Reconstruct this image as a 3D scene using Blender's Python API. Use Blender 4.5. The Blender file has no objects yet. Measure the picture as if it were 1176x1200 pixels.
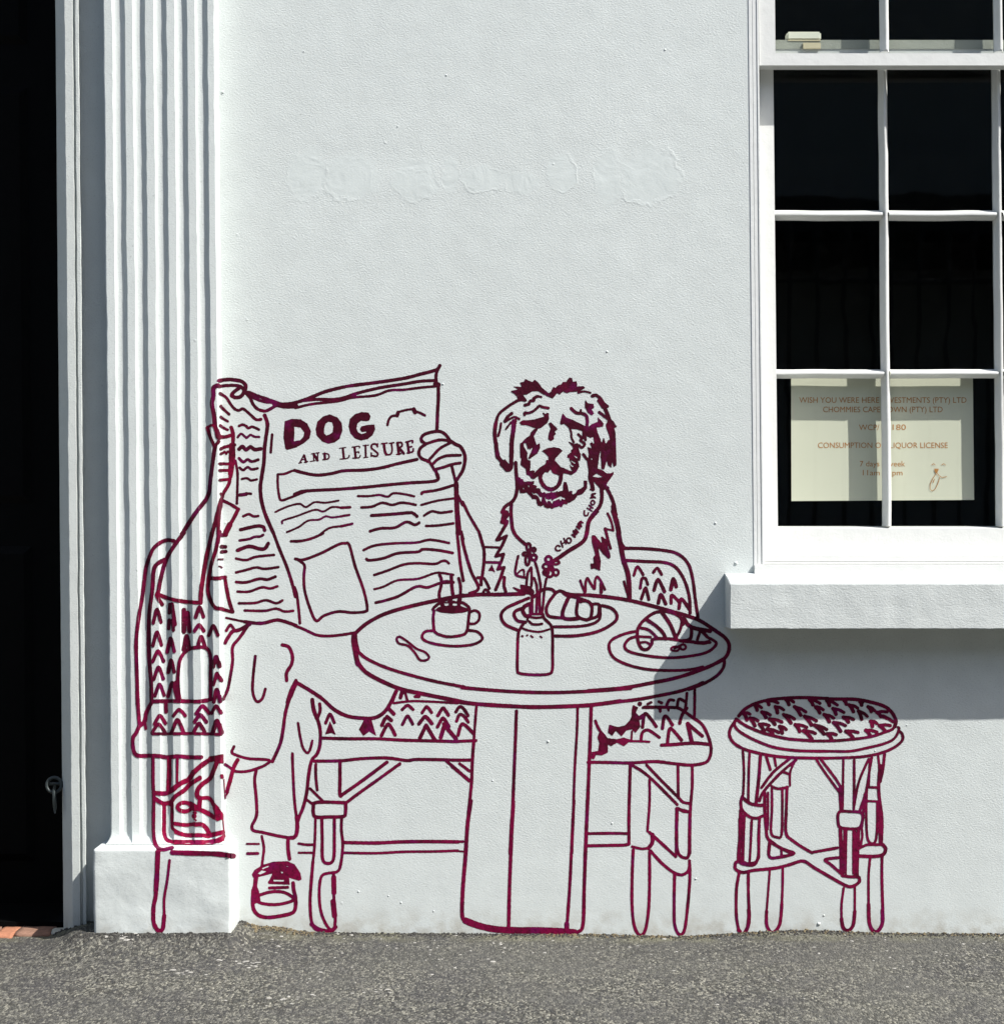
import bpy, bmesh, math, random
import numpy as np
from mathutils import Vector, noise

# ------------------------------------------------------------ camera, light
S = bpy.context.scene
D = 4.5            # camera distance from the wall face (m)
SC = 500.0         # photograph pixels per metre on the wall face
HOR = 620.0        # eye level, photograph row
CX = 588.0
EYE = (1095 - HOR) / SC

cam_d = bpy.data.cameras.new("camera")
cam = bpy.data.objects.new("camera", cam_d)
S.collection.objects.link(cam)
cam.location = (0, -D, EYE)
cam.rotation_euler = (math.radians(90), 0, 0)
cam_d.sensor_fit = 'HORIZONTAL'
cam_d.sensor_width = 36.0
cam_d.lens = 36.0 * D / (1176 / SC)
cam_d.shift_y = (HOR - 600) / 1176.0
cam_d.clip_start = 0.1
cam_d.clip_end = 400
S.camera = cam

SUNDIR = Vector((-1.68, 1.0, -2.2)).normalized()      # the way the light travels
to_sun = -SUNDIR
elev = math.asin(to_sun.z)
azim = math.atan2(to_sun.x, to_sun.y)                  # clockwise from +Y

world = bpy.data.worlds.new("World")
S.world = world
world.use_nodes = True
wn = world.node_tree.nodes
wl = world.node_tree.links
bg = wn["Background"]
sky = wn.new("ShaderNodeTexSky")
sky.sky_type = 'NISHITA'
sky.sun_disc = False
sky.sun_elevation = elev
sky.sun_rotation = azim
sky.air_density = 1.0
sky.dust_density = 1.7
sky.ozone_density = 0.4
wl.new(sky.outputs[0], bg.inputs[0])
bg.inputs[1].default_value = 0.092

sun_d = bpy.data.lights.new("sun", 'SUN')
sun_d.energy = 4.0
sun_d.angle = math.radians(0.5)
sun_d.color = (1.0, 0.972, 0.925)
sun = bpy.data.objects.new("sun", sun_d)
sun.rotation_euler = SUNDIR.to_track_quat('-Z', 'Y').to_euler()
sun.location = (5, -4, 8)
S.collection.objects.link(sun)

S.view_settings.view_transform = 'Standard'
S.view_settings.look = 'None'
S.view_settings.exposure = 1.03
S.view_settings.gamma = 1.0
S.view_settings.use_curve_mapping = False
S.render.engine = 'CYCLES'
S.cycles.max_bounces = 8
S.cycles.transparent_max_bounces = 12

random.seed(7)
COL = S.collection

# ------------------------------------------------------------ helpers
def P(px, py, p=0.0):
    """world point seen at photograph pixel (px,py) on a plane p metres proud of the wall"""
    k = (D - p) / D
    return (( px - CX) / SC * k, -p, EYE + (HOR - py) / SC * k)

LEAN = 0.0100      # the old building's uprights lean this much
def lean(px0, py):
    return px0 + LEAN * py

def empty(name, label=None, cat=None, group=None, kind=None, loc=(0, 0, 0)):
    o = bpy.data.objects.new(name, None)
    o.empty_display_size = 0.1
    o.location = loc
    COL.objects.link(o)
    tag(o, label, cat, group, kind)
    return o

def tag(o, label=None, cat=None, group=None, kind=None):
    if label: o["label"] = label
    if cat: o["category"] = cat
    if group: o["group"] = group
    if kind: o["kind"] = kind
    return o

def mesh_obj(name, verts, faces, mat, parent=None, smooth=False):
    me = bpy.data.meshes.new(name)
    me.from_pydata([tuple(v) for v in verts], [], faces)
    me.update()
    if smooth:
        me.polygons.foreach_set("use_smooth", [True] * len(me.polygons))
    if mat: me.materials.append(mat)
    o = bpy.data.objects.new(name, me)
    COL.objects.link(o)
    if parent is not None:
        o.parent = parent
        o.matrix_parent_inverse = parent.matrix_basis.inverted()
    return o

def bm_obj(name, bm, mat, parent=None, smooth=False):
    me = bpy.data.meshes.new(name)
    bm.normal_update()
    bm.to_mesh(me)
    bm.free()
    if smooth:
        me.polygons.foreach_set("use_smooth", [True] * len(me.polygons))
    if mat: me.materials.append(mat)
    o = bpy.data.objects.new(name, me)
    COL.objects.link(o)
    if parent is not None:
        o.parent = parent
        o.matrix_parent_inverse = parent.matrix_basis.inverted()
    return o

def add_hex(bm, c):
    """c: 8 corners, 0-3 front (counter-clockwise seen from the street) and 4-7 behind"""
    v = [bm.verts.new(q) for q in c]
    for f in ((0,1,2,3),(7,6,5,4),(0,4,5,1),(1,5,6,2),(2,6,7,3),(3,7,4,0)):
        bm.faces.new([v[i] for i in f])
    return v

def pbox(bm, x0, x1, y0, y1, pf, pb, ins=0.0, ref=None):
    """box: photograph columns x0..x1 (at row 0, leaning) and rows y0..y1, front pf proud, back at pb.
    ins: inset (px) of the front face (a moulded, chamfered bar)"""
    r = pf if ref is None else ref
    cs = []
    for (x, y, sx, sy) in ((x0,y1,1,-1),(x1,y1,-1,-1),(x1,y0,-1,1),(x0,y0,1,1)):
        q = P(lean(x + sx*ins, y), y + sy*ins, r)
        cs.append((q[0], -pf, q[2]))
    for (x, y) in ((x0,y1),(x1,y1),(x1,y0),(x0,y0)):
        q = P(lean(x, y), y, r)
        cs.append((q[0], -pb, q[2]))
    add_hex(bm, cs)

def wbox(bm, x0, x1, y0, y1, z0, z1):
    add_hex(bm, [(x0,y0,z0),(x1,y0,z0),(x1,y0,z1),(x0,y0,z1),(x0,y1,z0),(x1,y1,z0),(x1,y1,z1),(x0,y1,z1)])

# ------------------------------------------------------------ materials
def new_mat(name):
    m = bpy.data.materials.new(name)
    m.use_nodes = True
    nt = m.node_tree
    return m, nt, nt.nodes, nt.links, nt.nodes["Principled BSDF"]

def nnode(nt, scale, detail=4, rough=0.55, coord=None, dist=0.0):
    n = nt.nodes.new("ShaderNodeTexNoise")
    n.inputs["Scale"].default_value = scale
    n.inputs["Detail"].default_value = detail
    n.inputs["Roughness"].default_value = rough
    n.inputs["Distortion"].default_value = dist
    if coord is not None: nt.links.new(coord, n.inputs["Vector"])
    return n

def ramp(nt, src, stops):
    r = nt.nodes.new("ShaderNodeValToRGB")
    while len(r.color_ramp.elements) < len(stops): r.color_ramp.elements.new(0.5)
    for e, (p, c) in zip(r.color_ramp.elements, stops):
        e.position = p
        e.color = (c, c, c, 1) if isinstance(c, (int, float)) else (*c, 1)
    nt.links.new(src, r.inputs[0])
    return r

def mathn(nt, op, a, b=None, clamp=False):
    n = nt.nodes.new("ShaderNodeMath"); n.operation = op; n.use_clamp = clamp
    for i, v in enumerate((a, b)):
        if v is None: continue
        if isinstance(v, (int, float)): n.inputs[i].default_value = v
        else: nt.links.new(v, n.inputs[i])
    return n.outputs[0]

def mix(nt, fac, a, b):
    n = nt.nodes.new("ShaderNodeMix"); n.data_type = 'RGBA'
    for key, v in (("Factor", fac),):
        if isinstance(v, (int, float)): n.inputs[0].default_value = v
        else: nt.links.new(v, n.inputs[0])
    for i, v in ((6, a), (7, b)):
        if isinstance(v, tuple): n.inputs[i].default_value = (*v, 1)
        else: nt.links.new(v, n.inputs[i])
    return n.outputs[2]

def stucco(name, base, rough_amt=1.0, patches=False, tint=0.03, fine=1.0, lumps=1.0, paint=False, spec=0.35, gr=0.62):
    m, nt, N, L, b = new_mat(name)
    tc = N.new("ShaderNodeTexCoord").outputs["Object"]
    geo = N.new("ShaderNodeNewGeometry").outputs["Position"]
    co = geo
    # stippled render: stretched noise gives the slanting strokes of the roller
    mp = N.new("ShaderNodeMapping"); mp.inputs["Rotation"].default_value = (0, math.radians(38), 0)
    mp.inputs["Scale"].default_value = (1.0, 1.0, 1.75)
    L.new(co, mp.inputs["Vector"])
    sp_ = nnode(nt, 330, 1, 0.5, co)
    n1 = nnode(nt, 185, 3, 0.7, mp.outputs[0], 0.2)
    n2 = nnode(nt, 290, 2, 0.6, co)
    n3 = nnode(nt, 16, 3, 0.5, co)
    vo = N.new("ShaderNodeTexVoronoi"); vo.inputs["Scale"].default_value = 13; L.new(co, vo.inputs["Vector"])
    vo.inputs["Randomness"].default_value = 1.0
    lump = ramp(nt, vo.outputs["Distance"], [(0.0, 1.0), (0.055, 0.0)])
    gate = ramp(nt, nnode(nt, 5.0, 1, 0.5, co).outputs[0], [(0.5, 0.0), (0.6, 1.0)])
    lump_o = mathn(nt, 'MULTIPLY', lump.outputs[0], gate.outputs[0])
    h = mathn(nt, 'MULTIPLY', n1.outputs[0], 1.0 * fine)
    h2 = mathn(nt, 'MULTIPLY', n2.outputs[0], 0.35 * fine)
    h = mathn(nt, 'ADD', h, h2)
    sep = N.new("ShaderNodeSeparateXYZ"); L.new(co, sep.inputs[0])
    # coat is smoother towards the foot of the wall
    foot = N.new("ShaderNodeMapRange"); L.new(sep.outputs[2], foot.inputs[0])
    foot.inputs[1].default_value = 0.05; foot.inputs[2].default_value = 0.32
    foot.inputs[3].default_value = 0.42; foot.inputs[4].default_value = 1.0
    h = mathn(nt, 'MULTIPLY', h, foot.outputs[0])
    col = mix(nt, ramp(nt, n3.outputs[0], [(0.35, 0.0), (0.68, 1.0)]).outputs[0],
              tuple(c * (1 - tint) for c in base), tuple(min(1, c * (1 + tint)) for c in base))
    col = mix(nt, ramp(nt, sp_.outputs[0], [(0.28, 0.30), (0.40, 0.0)]).outputs[0], col, (0.20, 0.215, 0.21))
    # broad uneven toning of the old coats
    br = nnode(nt, 2.3, 4, 0.6, co)
    col = mix(nt, ramp(nt, br.outputs[0], [(0.38, 0.0), (0.66, 0.5)]).outputs[0], col, tuple(c * 0.93 for c in base))
    # dark pin-holes in the coat
    pn = nnode(nt, 120, 1, 0.5, co)
    col = mix(nt, ramp(nt, pn.outputs[0], [(0.20, 0.32), (0.26, 0.0)]).outputs[0], col, (0.12, 0.13, 0.13))
    # rain dust along the lowest courses
    dn = nnode(nt, 26, 4, 0.6, co)
    fz = N.new("ShaderNodeMapRange"); L.new(sep.outputs[2], fz.inputs[0])
    fz.inputs[1].default_value = 0.0; fz.inputs[2].default_value = 0.07
    fz.inputs[3].default_value = 0.75; fz.inputs[4].default_value = 0.0
    dirt = mathn(nt, 'MULTIPLY', fz.outputs[0], ramp(nt, dn.outputs[0], [(0.4, 0.0), (0.65, 1.0)]).outputs[0], True)
    col = mix(nt, dirt, col, (0.33, 0.31, 0.26))
    if patches:
        # old lettering filled and smoothed over: islands along one line
        acc = None
        isl = [(360,205,27,34),(412,208,38,31),(486,212,30,28),(528,206,12,24),(566,210,32,17),
               (612,214,24,14),(658,203,20,25),(712,208,19,36),(760,206,42,38)]
        wob = nnode(nt, 24, 3, 0.6, co)
        for (px, py, rx, ry) in isl:
            c = P(px, py)
            dx = mathn(nt, 'DIVIDE', mathn(nt, 'SUBTRACT', sep.outputs[0], c[0]), rx / SC)
            dz = mathn(nt, 'DIVIDE', mathn(nt, 'SUBTRACT', sep.outputs[2], c[2]), ry / SC)
            d = mathn(nt, 'SQRT', mathn(nt, 'ADD', mathn(nt, 'MULTIPLY', dx, dx), mathn(nt, 'MULTIPLY', dz, dz)))
            acc = d if acc is None else mathn(nt, 'MINIMUM', acc, d)
        dd = mathn(nt, 'ADD', acc, mathn(nt, 'MULTIPLY', mathn(nt, 'SUBTRACT', wob.outputs[0], 0.5), 0.9))
        msk = ramp(nt, dd, [(0.70, 1.0), (1.02, 0.0)])
        rim = ramp(nt, dd, [(0.78, 0.0), (0.88, 1.0), (0.97, 0.0)])
        keep = mathn(nt, 'SUBTRACT', 1.0, mathn(nt, 'MULTIPLY', msk.outputs[0], 0.72))
        h = mathn(nt, 'MULTIPLY', h, keep)
        swirl = nnode(nt, 13, 3, 0.5, co, 2.2)
        h = mathn(nt, 'ADD', h, mathn(nt, 'MULTIPLY', mathn(nt, 'MULTIPLY', swirl.outputs[0], msk.outputs[0]), 1.2))
        h = mathn(nt, 'ADD', h, mathn(nt, 'MULTIPLY', mathn(nt, 'MULTIPLY', rim.outputs[0], ramp(nt, nnode(nt, 9, 2, 0.5, co).outputs[0], [(0.42, 0.0), (0.58, 1.0)]).outputs[0]), 0.34))
        col = mix(nt, mathn(nt, 'MULTIPLY', msk.outputs[0], 0.22), col, (base[0]*0.97, base[1]*1.01, base[2]*1.01))
    h = mathn(nt, 'ADD', h, mathn(nt, 'MULTIPLY', n3.outputs[0], 0.9 * lumps))
    h = mathn(nt, 'ADD', h, mathn(nt, 'MULTIPLY', lump_o, 1.3))
    bp = N.new("ShaderNodeBump")
    bp.inputs["Strength"].default_value = 1.0
    bp.inputs["Distance"].default_value = 0.0011 * rough_amt
    L.new(h, bp.inputs["Height"])
    L.new(bp.outputs[0], b.inputs["Normal"])
    L.new(col, b.inputs["Base Color"])
    b.inputs["Roughness"].default_value = gr
    b.inputs["Specular IOR Level"].default_value = spec
    return m

M_wall = stucco("painted_render", (0.542, 0.578, 0.566), 0.92, patches=True)
M_pil = stucco("pilaster_render", (0.542, 0.578, 0.566), 0.75, fine=0.8)
M_base = stucco("plinth_render", (0.542, 0.578, 0.566), 1.0, fine=0.6, lumps=3.2)
M_arch = stucco("architrave_render", (0.52, 0.55, 0.53), 0.9, fine=0.8)
M_sill = stucco("sill_render", (0.51, 0.54, 0.53), 0.95)

def mural_mat(name, dark, bright, mag, shift=0.0):
    m, nt, N, L, b = new_mat(name)
    co = N.new("ShaderNodeNewGeometry").outputs["Position"]
    sep = N.new("ShaderNodeSeparateXYZ"); L.new(co, sep.inputs[0])
    n = nnode(nt, 13, 3, 0.6, co, 0.8)
    # the paint turns brighter and redder towards the pavement and over the pilaster
    lo = N.new("ShaderNodeMapRange"); L.new(sep.outputs[2], lo.inputs[0])
    lo.inputs[1].default_value = 0.0; lo.inputs[2].default_value = 1.1
    lo.inputs[3].default_value = 0.20; lo.inputs[4].default_value = -0.10
    le = N.new("ShaderNodeMapRange"); L.new(sep.outputs[0], le.inputs[0])
    le.inputs[1].default_value = -0.70; le.inputs[2].default_value = -0.62
    le.inputs[3].default_value = 0.08; le.inputs[4].default_value = 0.0
    f = mathn(nt, 'ADD', mathn(nt, 'ADD', n.outputs[0], lo.outputs[0]), mathn(nt, 'ADD', le.outputs[0], shift))
    c = mix(nt, ramp(nt, f, [(0.42, 0.0), (0.72, 1.0)]).outputs[0], dark, bright)
    n4 = nnode(nt, 21, 2, 0.5, co, 0.3)
    c = mix(nt, ramp(nt, n4.outputs[0], [(0.56, 0.0), (0.70, 0.7)]).outputs[0], c, mag)
    n2 = nnode(nt, 120, 2, 0.6, co)
    c = mix(nt, ramp(nt, n2.outputs[0], [(0.30, 0.6), (0.50, 0.0)]).outputs[0], c, tuple(v * 0.45 for v in dark))
    # bare specks where the brush skipped over the stipple
    n5 = nnode(nt, 230, 2, 0.6, co)
    c = mix(nt, ramp(nt, n5.outputs[0], [(0.72, 0.0), (0.78, 0.45)]).outputs[0], c, (0.42, 0.28, 0.31))
    L.new(c, b.inputs["Base Color"])
    h = nnode(nt, 185, 3, 0.7, co)
    bp = N.new("ShaderNodeBump"); bp.inputs["Distance"].default_value = 0.0009
    L.new(h.outputs[0], bp.inputs["Height"]); L.new(bp.outputs[0], b.inputs["Normal"])
    b.inputs["Roughness"].default_value = 0.6
    b.inputs["Specular IOR Level"].default_value = 0.12
    return m
M_mural = mural_mat("maroon_mural_paint", (0.044, 0.0005, 0.0090), (0.150, 0.0006, 0.032), (0.115, 0.0006, 0.055))
M_mural_red = mural_mat("crimson_mural_paint", (0.060, 0.0005, 0.010), (0.20, 0.0006, 0.030), (0.13, 0.0006, 0.045), 0.02)

def wood_white(name, base, bump=0.0004):
    m, nt, N, L, b = new_mat(name)
    co = N.new("ShaderNodeNewGeometry").outputs["Position"]
    n = nnode(nt, 30, 4, 0.6, co); n2 = nnode(nt, 220, 2, 0.5, co)
    c = mix(nt, ramp(nt, n.outputs[0], [(0.3, 0.0), (0.7, 1.0)]).outputs[0], tuple(v*0.95 for v in base), base)
    c = mix(nt, ramp(nt, n2.outputs[0], [(0.22, 0.35), (0.29, 0.0)]).outputs[0], c, (0.35, 0.35, 0.33))
    L.new(c, b.inputs["Base Color"])
    bp = N.new("ShaderNodeBump"); bp.inputs["Distance"].default_value = bump
    a = mathn(nt, 'ADD', n.outputs[0], mathn(nt, 'MULTIPLY', n2.outputs[0], 0.25))
    L.new(a, bp.inputs["Height"]); L.new(bp.outputs[0], b.inputs["Normal"])
    b.inputs["Roughness"].default_value = 0.38
    return m
M_frame = wood_white("white_gloss_paint", (0.65, 0.66, 0.64), 0.0010)
M_casing = wood_white("white_casing_paint", (0.64, 0.655, 0.645), 0.0010)
M_rail = wood_white("shade_greyed_rail_paint", (0.30, 0.31, 0.27), 0.002)  # grey of shade and dusty glass put into the rail's colour

def flat_mat(name, col, rough=0.6, var=0.1, scale=40, bump=0.0, spec=0.5, metal=0.0):
    m, nt, N, L, b = new_mat(name)
    co = N.new("ShaderNodeNewGeometry").outputs["Position"]
    n = nnode(nt, scale, 4, 0.6, co)
    c = mix(nt, n.outputs[0], tuple(v*(1-var) for v in col), tuple(min(1, v*(1+var)) for v in col))
    L.new(c, b.inputs["Base Color"])
    b.inputs["Roughness"].default_value = rough
    b.inputs["Specular IOR Level"].default_value = spec
    b.inputs["Metallic"].default_value = metal
    if bump:
        bp = N.new("ShaderNodeBump"); bp.inputs["Distance"].default_value = bump
        L.new(n.outputs[0], bp.inputs["Height"]); L.new(bp.outputs[0], b.inputs["Normal"])
    return m
M_door = flat_mat("black_door_paint", (0.0022, 0.0024, 0.0026), 0.6, 0.2, 20, spec=0.05)
M_iron = flat_mat("dull_iron", (0.035, 0.045, 0.045), 0.5, 0.3, 60, metal=0.3)
M_room = flat_mat("dark_room_paint", (0.012, 0.016, 0.016), 0.9, 0.2, 3, spec=0.05)
M_paper = flat_mat("cream_paper", (0.65, 0.64, 0.52), 0.7, 0.03, 12, bump=0.0004, spec=0.2)
M_ink = flat_mat("orange_brown_ink", (0.48, 0.21, 0.06), 0.7, 0.12, 60, spec=0.2)
M_cream = flat_mat("cream_plastic", (0.66, 0.66, 0.56), 0.5, 0.06, 40)
M_tan = flat_mat("tan_plastic", (0.50, 0.44, 0.30), 0.5, 0.1, 40)
M_brick = flat_mat("orange_paver", (0.33, 0.145, 0.085), 0.85, 0.35, 90, bump=0.002, spec=0.2)
M_brick2 = flat_mat("brown_paver", (0.21, 0.12, 0.085), 0.85, 0.4, 90, bump=0.002, spec=0.2)
M_stone = flat_mat("pale_stone", (0.40, 0.39, 0.33), 0.85, 0.3, 90, bump=0.003, spec=0.2)
M_chip = flat_mat("pale_chip", (0.30, 0.29, 0.265), 0.8, 0.3, 50, spec=0.2)
M_dead = flat_mat("dry_debris", (0.16, 0.13, 0.08), 0.9, 0.5, 60, spec=0.1)
M_dark_grit = flat_mat("dark_grit", (0.045, 0.043, 0.04), 0.9, 0.5, 200, spec=0.2)
M_far = flat_mat("shaded_facade", (0.34, 0.37, 0.36), 0.9, 0.1, 1.5, spec=0.1)
M_far2 = flat_mat("dark_facade_trim", (0.03, 0.035, 0.035), 0.8, 0.1, 2, spec=0.2)

def glass_mat():
    m, nt, N, L, b = new_mat("old_window_glass")
    N.remove(b)
    out = N["Material Output"]
    t = N.new("ShaderNodeBsdfTransparent"); t.inputs[0].default_value = (0.90, 0.925, 0.91, 1)
    g = N.new("ShaderNodeBsdfGlossy"); g.inputs["Roughness"].default_value = 0.015
    fr = N.new("ShaderNodeFresnel")
    ge = N.new("ShaderNodeNewGeometry")
    # thin pane: the same reflectance from either side
    L.new(mathn(nt, 'SUBTRACT', 1.48, mathn(nt, 'MULTIPLY', ge.outputs["Backfacing"], 1.48 - 1 / 1.48)), fr.inputs[0])
    co = N.new("ShaderNodeNewGeometry").outputs["Position"]
    n = nnode(nt, 4.5, 2, 0.4, co, 0.5)
    bp = N.new("ShaderNodeBump"); bp.inputs["Distance"].default_value = 0.0009; bp.inputs["Strength"].default_value = 0.35
    L.new(n.outputs[0], bp.inputs["Height"]); L.new(bp.outputs[0], g.inputs["Normal"])
    # a light film of dust and paint specks
    d = N.new("ShaderNodeBsdfDiffuse"); d.inputs[0].default_value = (0.5, 0.52, 0.5, 1)
    n2 = nnode(nt, 45, 5, 0.75, co)
    n3 = nnode(nt, 160, 1, 0.5, co)
    film = ramp(nt, n2.outputs[0], [(0.50, 0.0004), (0.85, 0.004)])
    speck = ramp(nt, n3.outputs[0], [(0.80, 0.0), (0.84, 0.12)])
    f = mathn(nt, 'ADD', film.outputs[0], speck.outputs[0], True)
    m1 = N.new("ShaderNodeMixShader"); L.new(fr.outputs[0], m1.inputs[0]); L.new(t.outputs[0], m1.inputs[1]); L.new(g.outputs[0], m1.inputs[2])
    m2 = N.new("ShaderNodeMixShader"); L.new(f, m2.inputs[0]); L.new(m1.outputs[0], m2.inputs[1]); L.new(d.outputs[0], m2.inputs[2])
    L.new(m2.outputs[0], out.inputs[0])
    return m
M_glass = glass_mat()

def asphalt():
    m, nt, N, L, b = new_mat("worn_asphalt")
    co = N.new("ShaderNodeNewGeometry").outputs["Position"]
    mpa = N.new("ShaderNodeMapping"); mpa.inputs["Scale"].default_value = (1.0, 0.42, 0.5); L.new(co, mpa.inputs["Vector"])
    v = N.new("ShaderNodeTexVoronoi"); v.inputs["Scale"].default_value = 250; L.new(mpa.outputs[0], v.inputs["Vector"])
    v2 = N.new("ShaderNodeTexVoronoi"); v2.inputs["Scale"].default_value = 185; L.new(mpa.outputs[0], v2.inputs["Vector"])
    bw = N.new("ShaderNodeSeparateColor"); L.new(v.outputs["Color"], bw.inputs[0])
    bw2 = N.new("ShaderNodeSeparateColor"); L.new(v2.outputs["Color"], bw2.inputs[0])
    c = ramp(nt, bw.outputs[0], [(0.0, (0.004, 0.004, 0.003)), (0.35, (0.022, 0.021, 0.017)), (0.70, (0.088, 0.085, 0.069)), (1.0, (0.27, 0.258, 0.21))]).outputs[0]
    tint = ramp(nt, bw.outputs[1], [(0.0, (0.052, 0.060, 0.062)), (0.5, (0.075, 0.074, 0.058)), (1.0, (0.090, 0.072, 0.056))]).outputs[0]
    c = mix(nt, 0.15, c, tint)
    c = mix(nt, ramp(nt, bw2.outputs[0], [(0.86, 0.0), (0.9, 0.65)]).outputs[0], c, (0.125, 0.12, 0.105))
    c = mix(nt, ramp(nt, bw2.outputs[1], [(0.84, 0.0), (0.88, 0.6)]).outputs[0], c, (0.018, 0.018, 0.02))
    big = nnode(nt, 5, 4, 0.6, co)
    c = mix(nt, ramp(nt, big.outputs[0], [(0.35, 0.5), (0.60, 0.0)]).outputs[0], c, (0.038, 0.036, 0.038))
    big2 = nnode(nt, 1.7, 4, 0.6, co)
    c = mix(nt, ramp(nt, big2.outputs[0], [(0.45, 0.0), (0.62, 0.3)]).outputs[0], c, (0.10, 0.098, 0.080))
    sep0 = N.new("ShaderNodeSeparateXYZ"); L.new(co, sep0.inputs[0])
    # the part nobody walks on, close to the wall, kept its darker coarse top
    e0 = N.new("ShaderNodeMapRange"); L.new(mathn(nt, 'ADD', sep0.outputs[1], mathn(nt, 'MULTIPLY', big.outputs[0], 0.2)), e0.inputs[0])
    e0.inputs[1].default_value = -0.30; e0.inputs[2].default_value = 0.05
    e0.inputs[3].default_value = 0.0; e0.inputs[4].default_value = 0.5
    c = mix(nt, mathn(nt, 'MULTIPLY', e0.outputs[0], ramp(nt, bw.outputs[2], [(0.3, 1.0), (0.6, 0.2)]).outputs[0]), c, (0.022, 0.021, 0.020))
    # dusty, moss-tinged strip where the paving meets the wall
    sep = N.new("ShaderNodeSeparateXYZ"); L.new(co, sep.inputs[0])
    e = N.new("ShaderNodeMapRange"); L.new(sep.outputs[1], e.inputs[0])
    e.inputs[1].default_value = -0.11; e.inputs[2].default_value = 0.0
    e.inputs[3].default_value = 0.0; e.inputs[4].default_value = 1.0
    mo = nnode(nt, 9, 4, 0.65, co)
    f = mathn(nt, 'MULTIPLY', e.outputs[0], ramp(nt, mo.outputs[0], [(0.42, 0.0), (0.6, 0.9)]).outputs[0], True)
    c = mix(nt, f, c, (0.13, 0.125, 0.075))
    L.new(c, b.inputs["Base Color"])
    h = mathn(nt, 'ADD', mathn(nt, 'MULTIPLY', v.outputs["Distance"], -1.0), mathn(nt, 'MULTIPLY', v2.outputs["Distance"], -0.8))
    bp = N.new("ShaderNodeBump"); bp.inputs["Distance"].default_value = 0.0022
    L.new(h, bp.inputs["Height"]); L.new(bp.outputs[0], b.inputs["Normal"])
    b.inputs["Roughness"].default_value = 0.85
    return m
M_asphalt = asphalt()

# ------------------------------------------------------------ relief of the wall and pilaster
PILP, BASEP, ARCHP = 0.065, 0.125, 0.032
PL, PR = 121.0, 251.0                      # pilaster front edges at row 0
FL = [(131, 146), (155, 170), (179.5, 195), (204, 219), (228, 243)]
BT = 995.0                                 # row of the base block's front top edge
ZB = P(0, BT, BASEP)[2]                    # height of the base top
Y_SH = HOR + (EYE - ZB) * SC * D / (D - PILP)   # row where the shaft meets the base top

def wob(px0, py, k=1.0):
    return k * (noise.noise(Vector((px0 * 0.21, py * 0.018, 3.1))) * 0.8 + noise.noise(Vector((px0 * 0.5, py * 0.07, 9.0))) * 0.45)

def shaft_px(px0, py):
    """photograph column of shaft profile position px0 at row py (lean, hand-run wobble, flared foot)"""
    t = max(0.0, 1 - (Y_SH - py) / 22.0)
    fl = 6.5 * t * t * t
    c = (px0 - 186) / 65.0
    return lean(px0, py) * 1.0 + wob(px0, py) + (-fl if c < -0.9 else (fl * 0.4 if c > 0.9 else 0.0)) - 0.9*(py/1000.0)

def prof(px0):
    """depth of flute below the fillets"""
    for (a, b) in FL:
        if a < px0 < b:
            u = (px0 - (a + b) / 2) / ((b - a) / 2)
            return 0.0082 * math.sqrt(max(0, 1 - u * u)) ** 0.9
    return 0.0

def flute_fade(py):
    return min(1.0, max(0.0, (Y_SH - 1 - py) / 9.0)) ** 0.5

def foot_swell(py):
    t = max(0.0, 1 - (Y_SH - py) / 18.0)
    return 0.007 * t * t

_samples = [PL, PL + 1.2, PL + 5]
for (a, b) in FL:
    for i in range(13):
        u = -math.cos(math.pi * i / 12)
        _samples.append((a + b) / 2 + u * (b - a) / 2)
_samples += [PR - 4, PR - 1.0, PR]
_samples = sorted(_samples)
PX0 = np.array(_samples)
PROF = np.array([prof(x) for x in _samples])
PROF2 = PROF.copy()
PROF2[0] += 0.0022; PROF2[-1] += 0.0022       # eased arrises

_rowcache = {}
def shaft_row(py):
    k = round(py * 2)
    if k not in _rowcache:
        py = k / 2.0
        xs = np.array([shaft_px(x, py) for x in _samples])
        xs = np.maximum.accumulate(xs + np.arange(len(xs)) * 1e-4)
        ps = PILP + foot_swell(py) - PROF2 * flute_fade(py)
        _rowcache[k] = (xs, ps)
    return _rowcache[k]

def base_dy(x, z):
    """hand-trowelled unevenness of the block's front"""
    return (0.0022 * noise.noise(Vector((x * 14, 0.7, z * 14))) + 0.0010 * noise.noise(Vector((x * 26 + 7, 2.3, z * 26))))
BL, BR = 99.0, 260.0     # base block front edges at row 0 (leaning)
def relief(px, py):
    """how proud of the wall the painted surface is at a photograph pixel, and a small sideways lift"""
    if py >= Y_SH - 0.5:
        l, r = lean(BL, py), lean(BR, py)
        if l <= px <= r:
            if py >= BT:
                t = max(0.0, (px - (r - 4.5)) / 4.5); u = max(0.0, 1 - (py - BT) / 4.5)
                q_ = P(px, py, BASEP)
                return BASEP - base_dy(q_[0], q_[2]) + (0.0004 if t <= 0 else 0.0022) - 0.009 * (1 - math.sqrt(max(0, 1 - t * t))) - 0.006 * (1 - math.sqrt(max(0, 1 - u * u))), 0.0
            t = (py - Y_SH) / (BT - Y_SH)
            return PILP + foot_swell(Y_SH) + (BASEP - PILP - foot_swell(Y_SH)) * max(0, t), 0.0
        # side of the base, seen obliquely
        back = CX + (r - CX) * (D - BASEP) / D
        if r < px < back and py > BT - 4:
            return BASEP * (back - px) / (back - r), 0.001
        return 0.0, 0.0
    xs, ps = shaft_row(py)
    if px < xs[0]: return (0.0, 0.0)
    if px <= xs[-1]:
        return float(np.interp(px, xs, ps)), 0.0
    back = CX + (xs[-1] - CX) * (D - ps[-1]) / D
    if px < back:
        return float(ps[-1]) * (back - px) / (back - xs[-1]), 0.001
    return 0.0, 0.0

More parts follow.
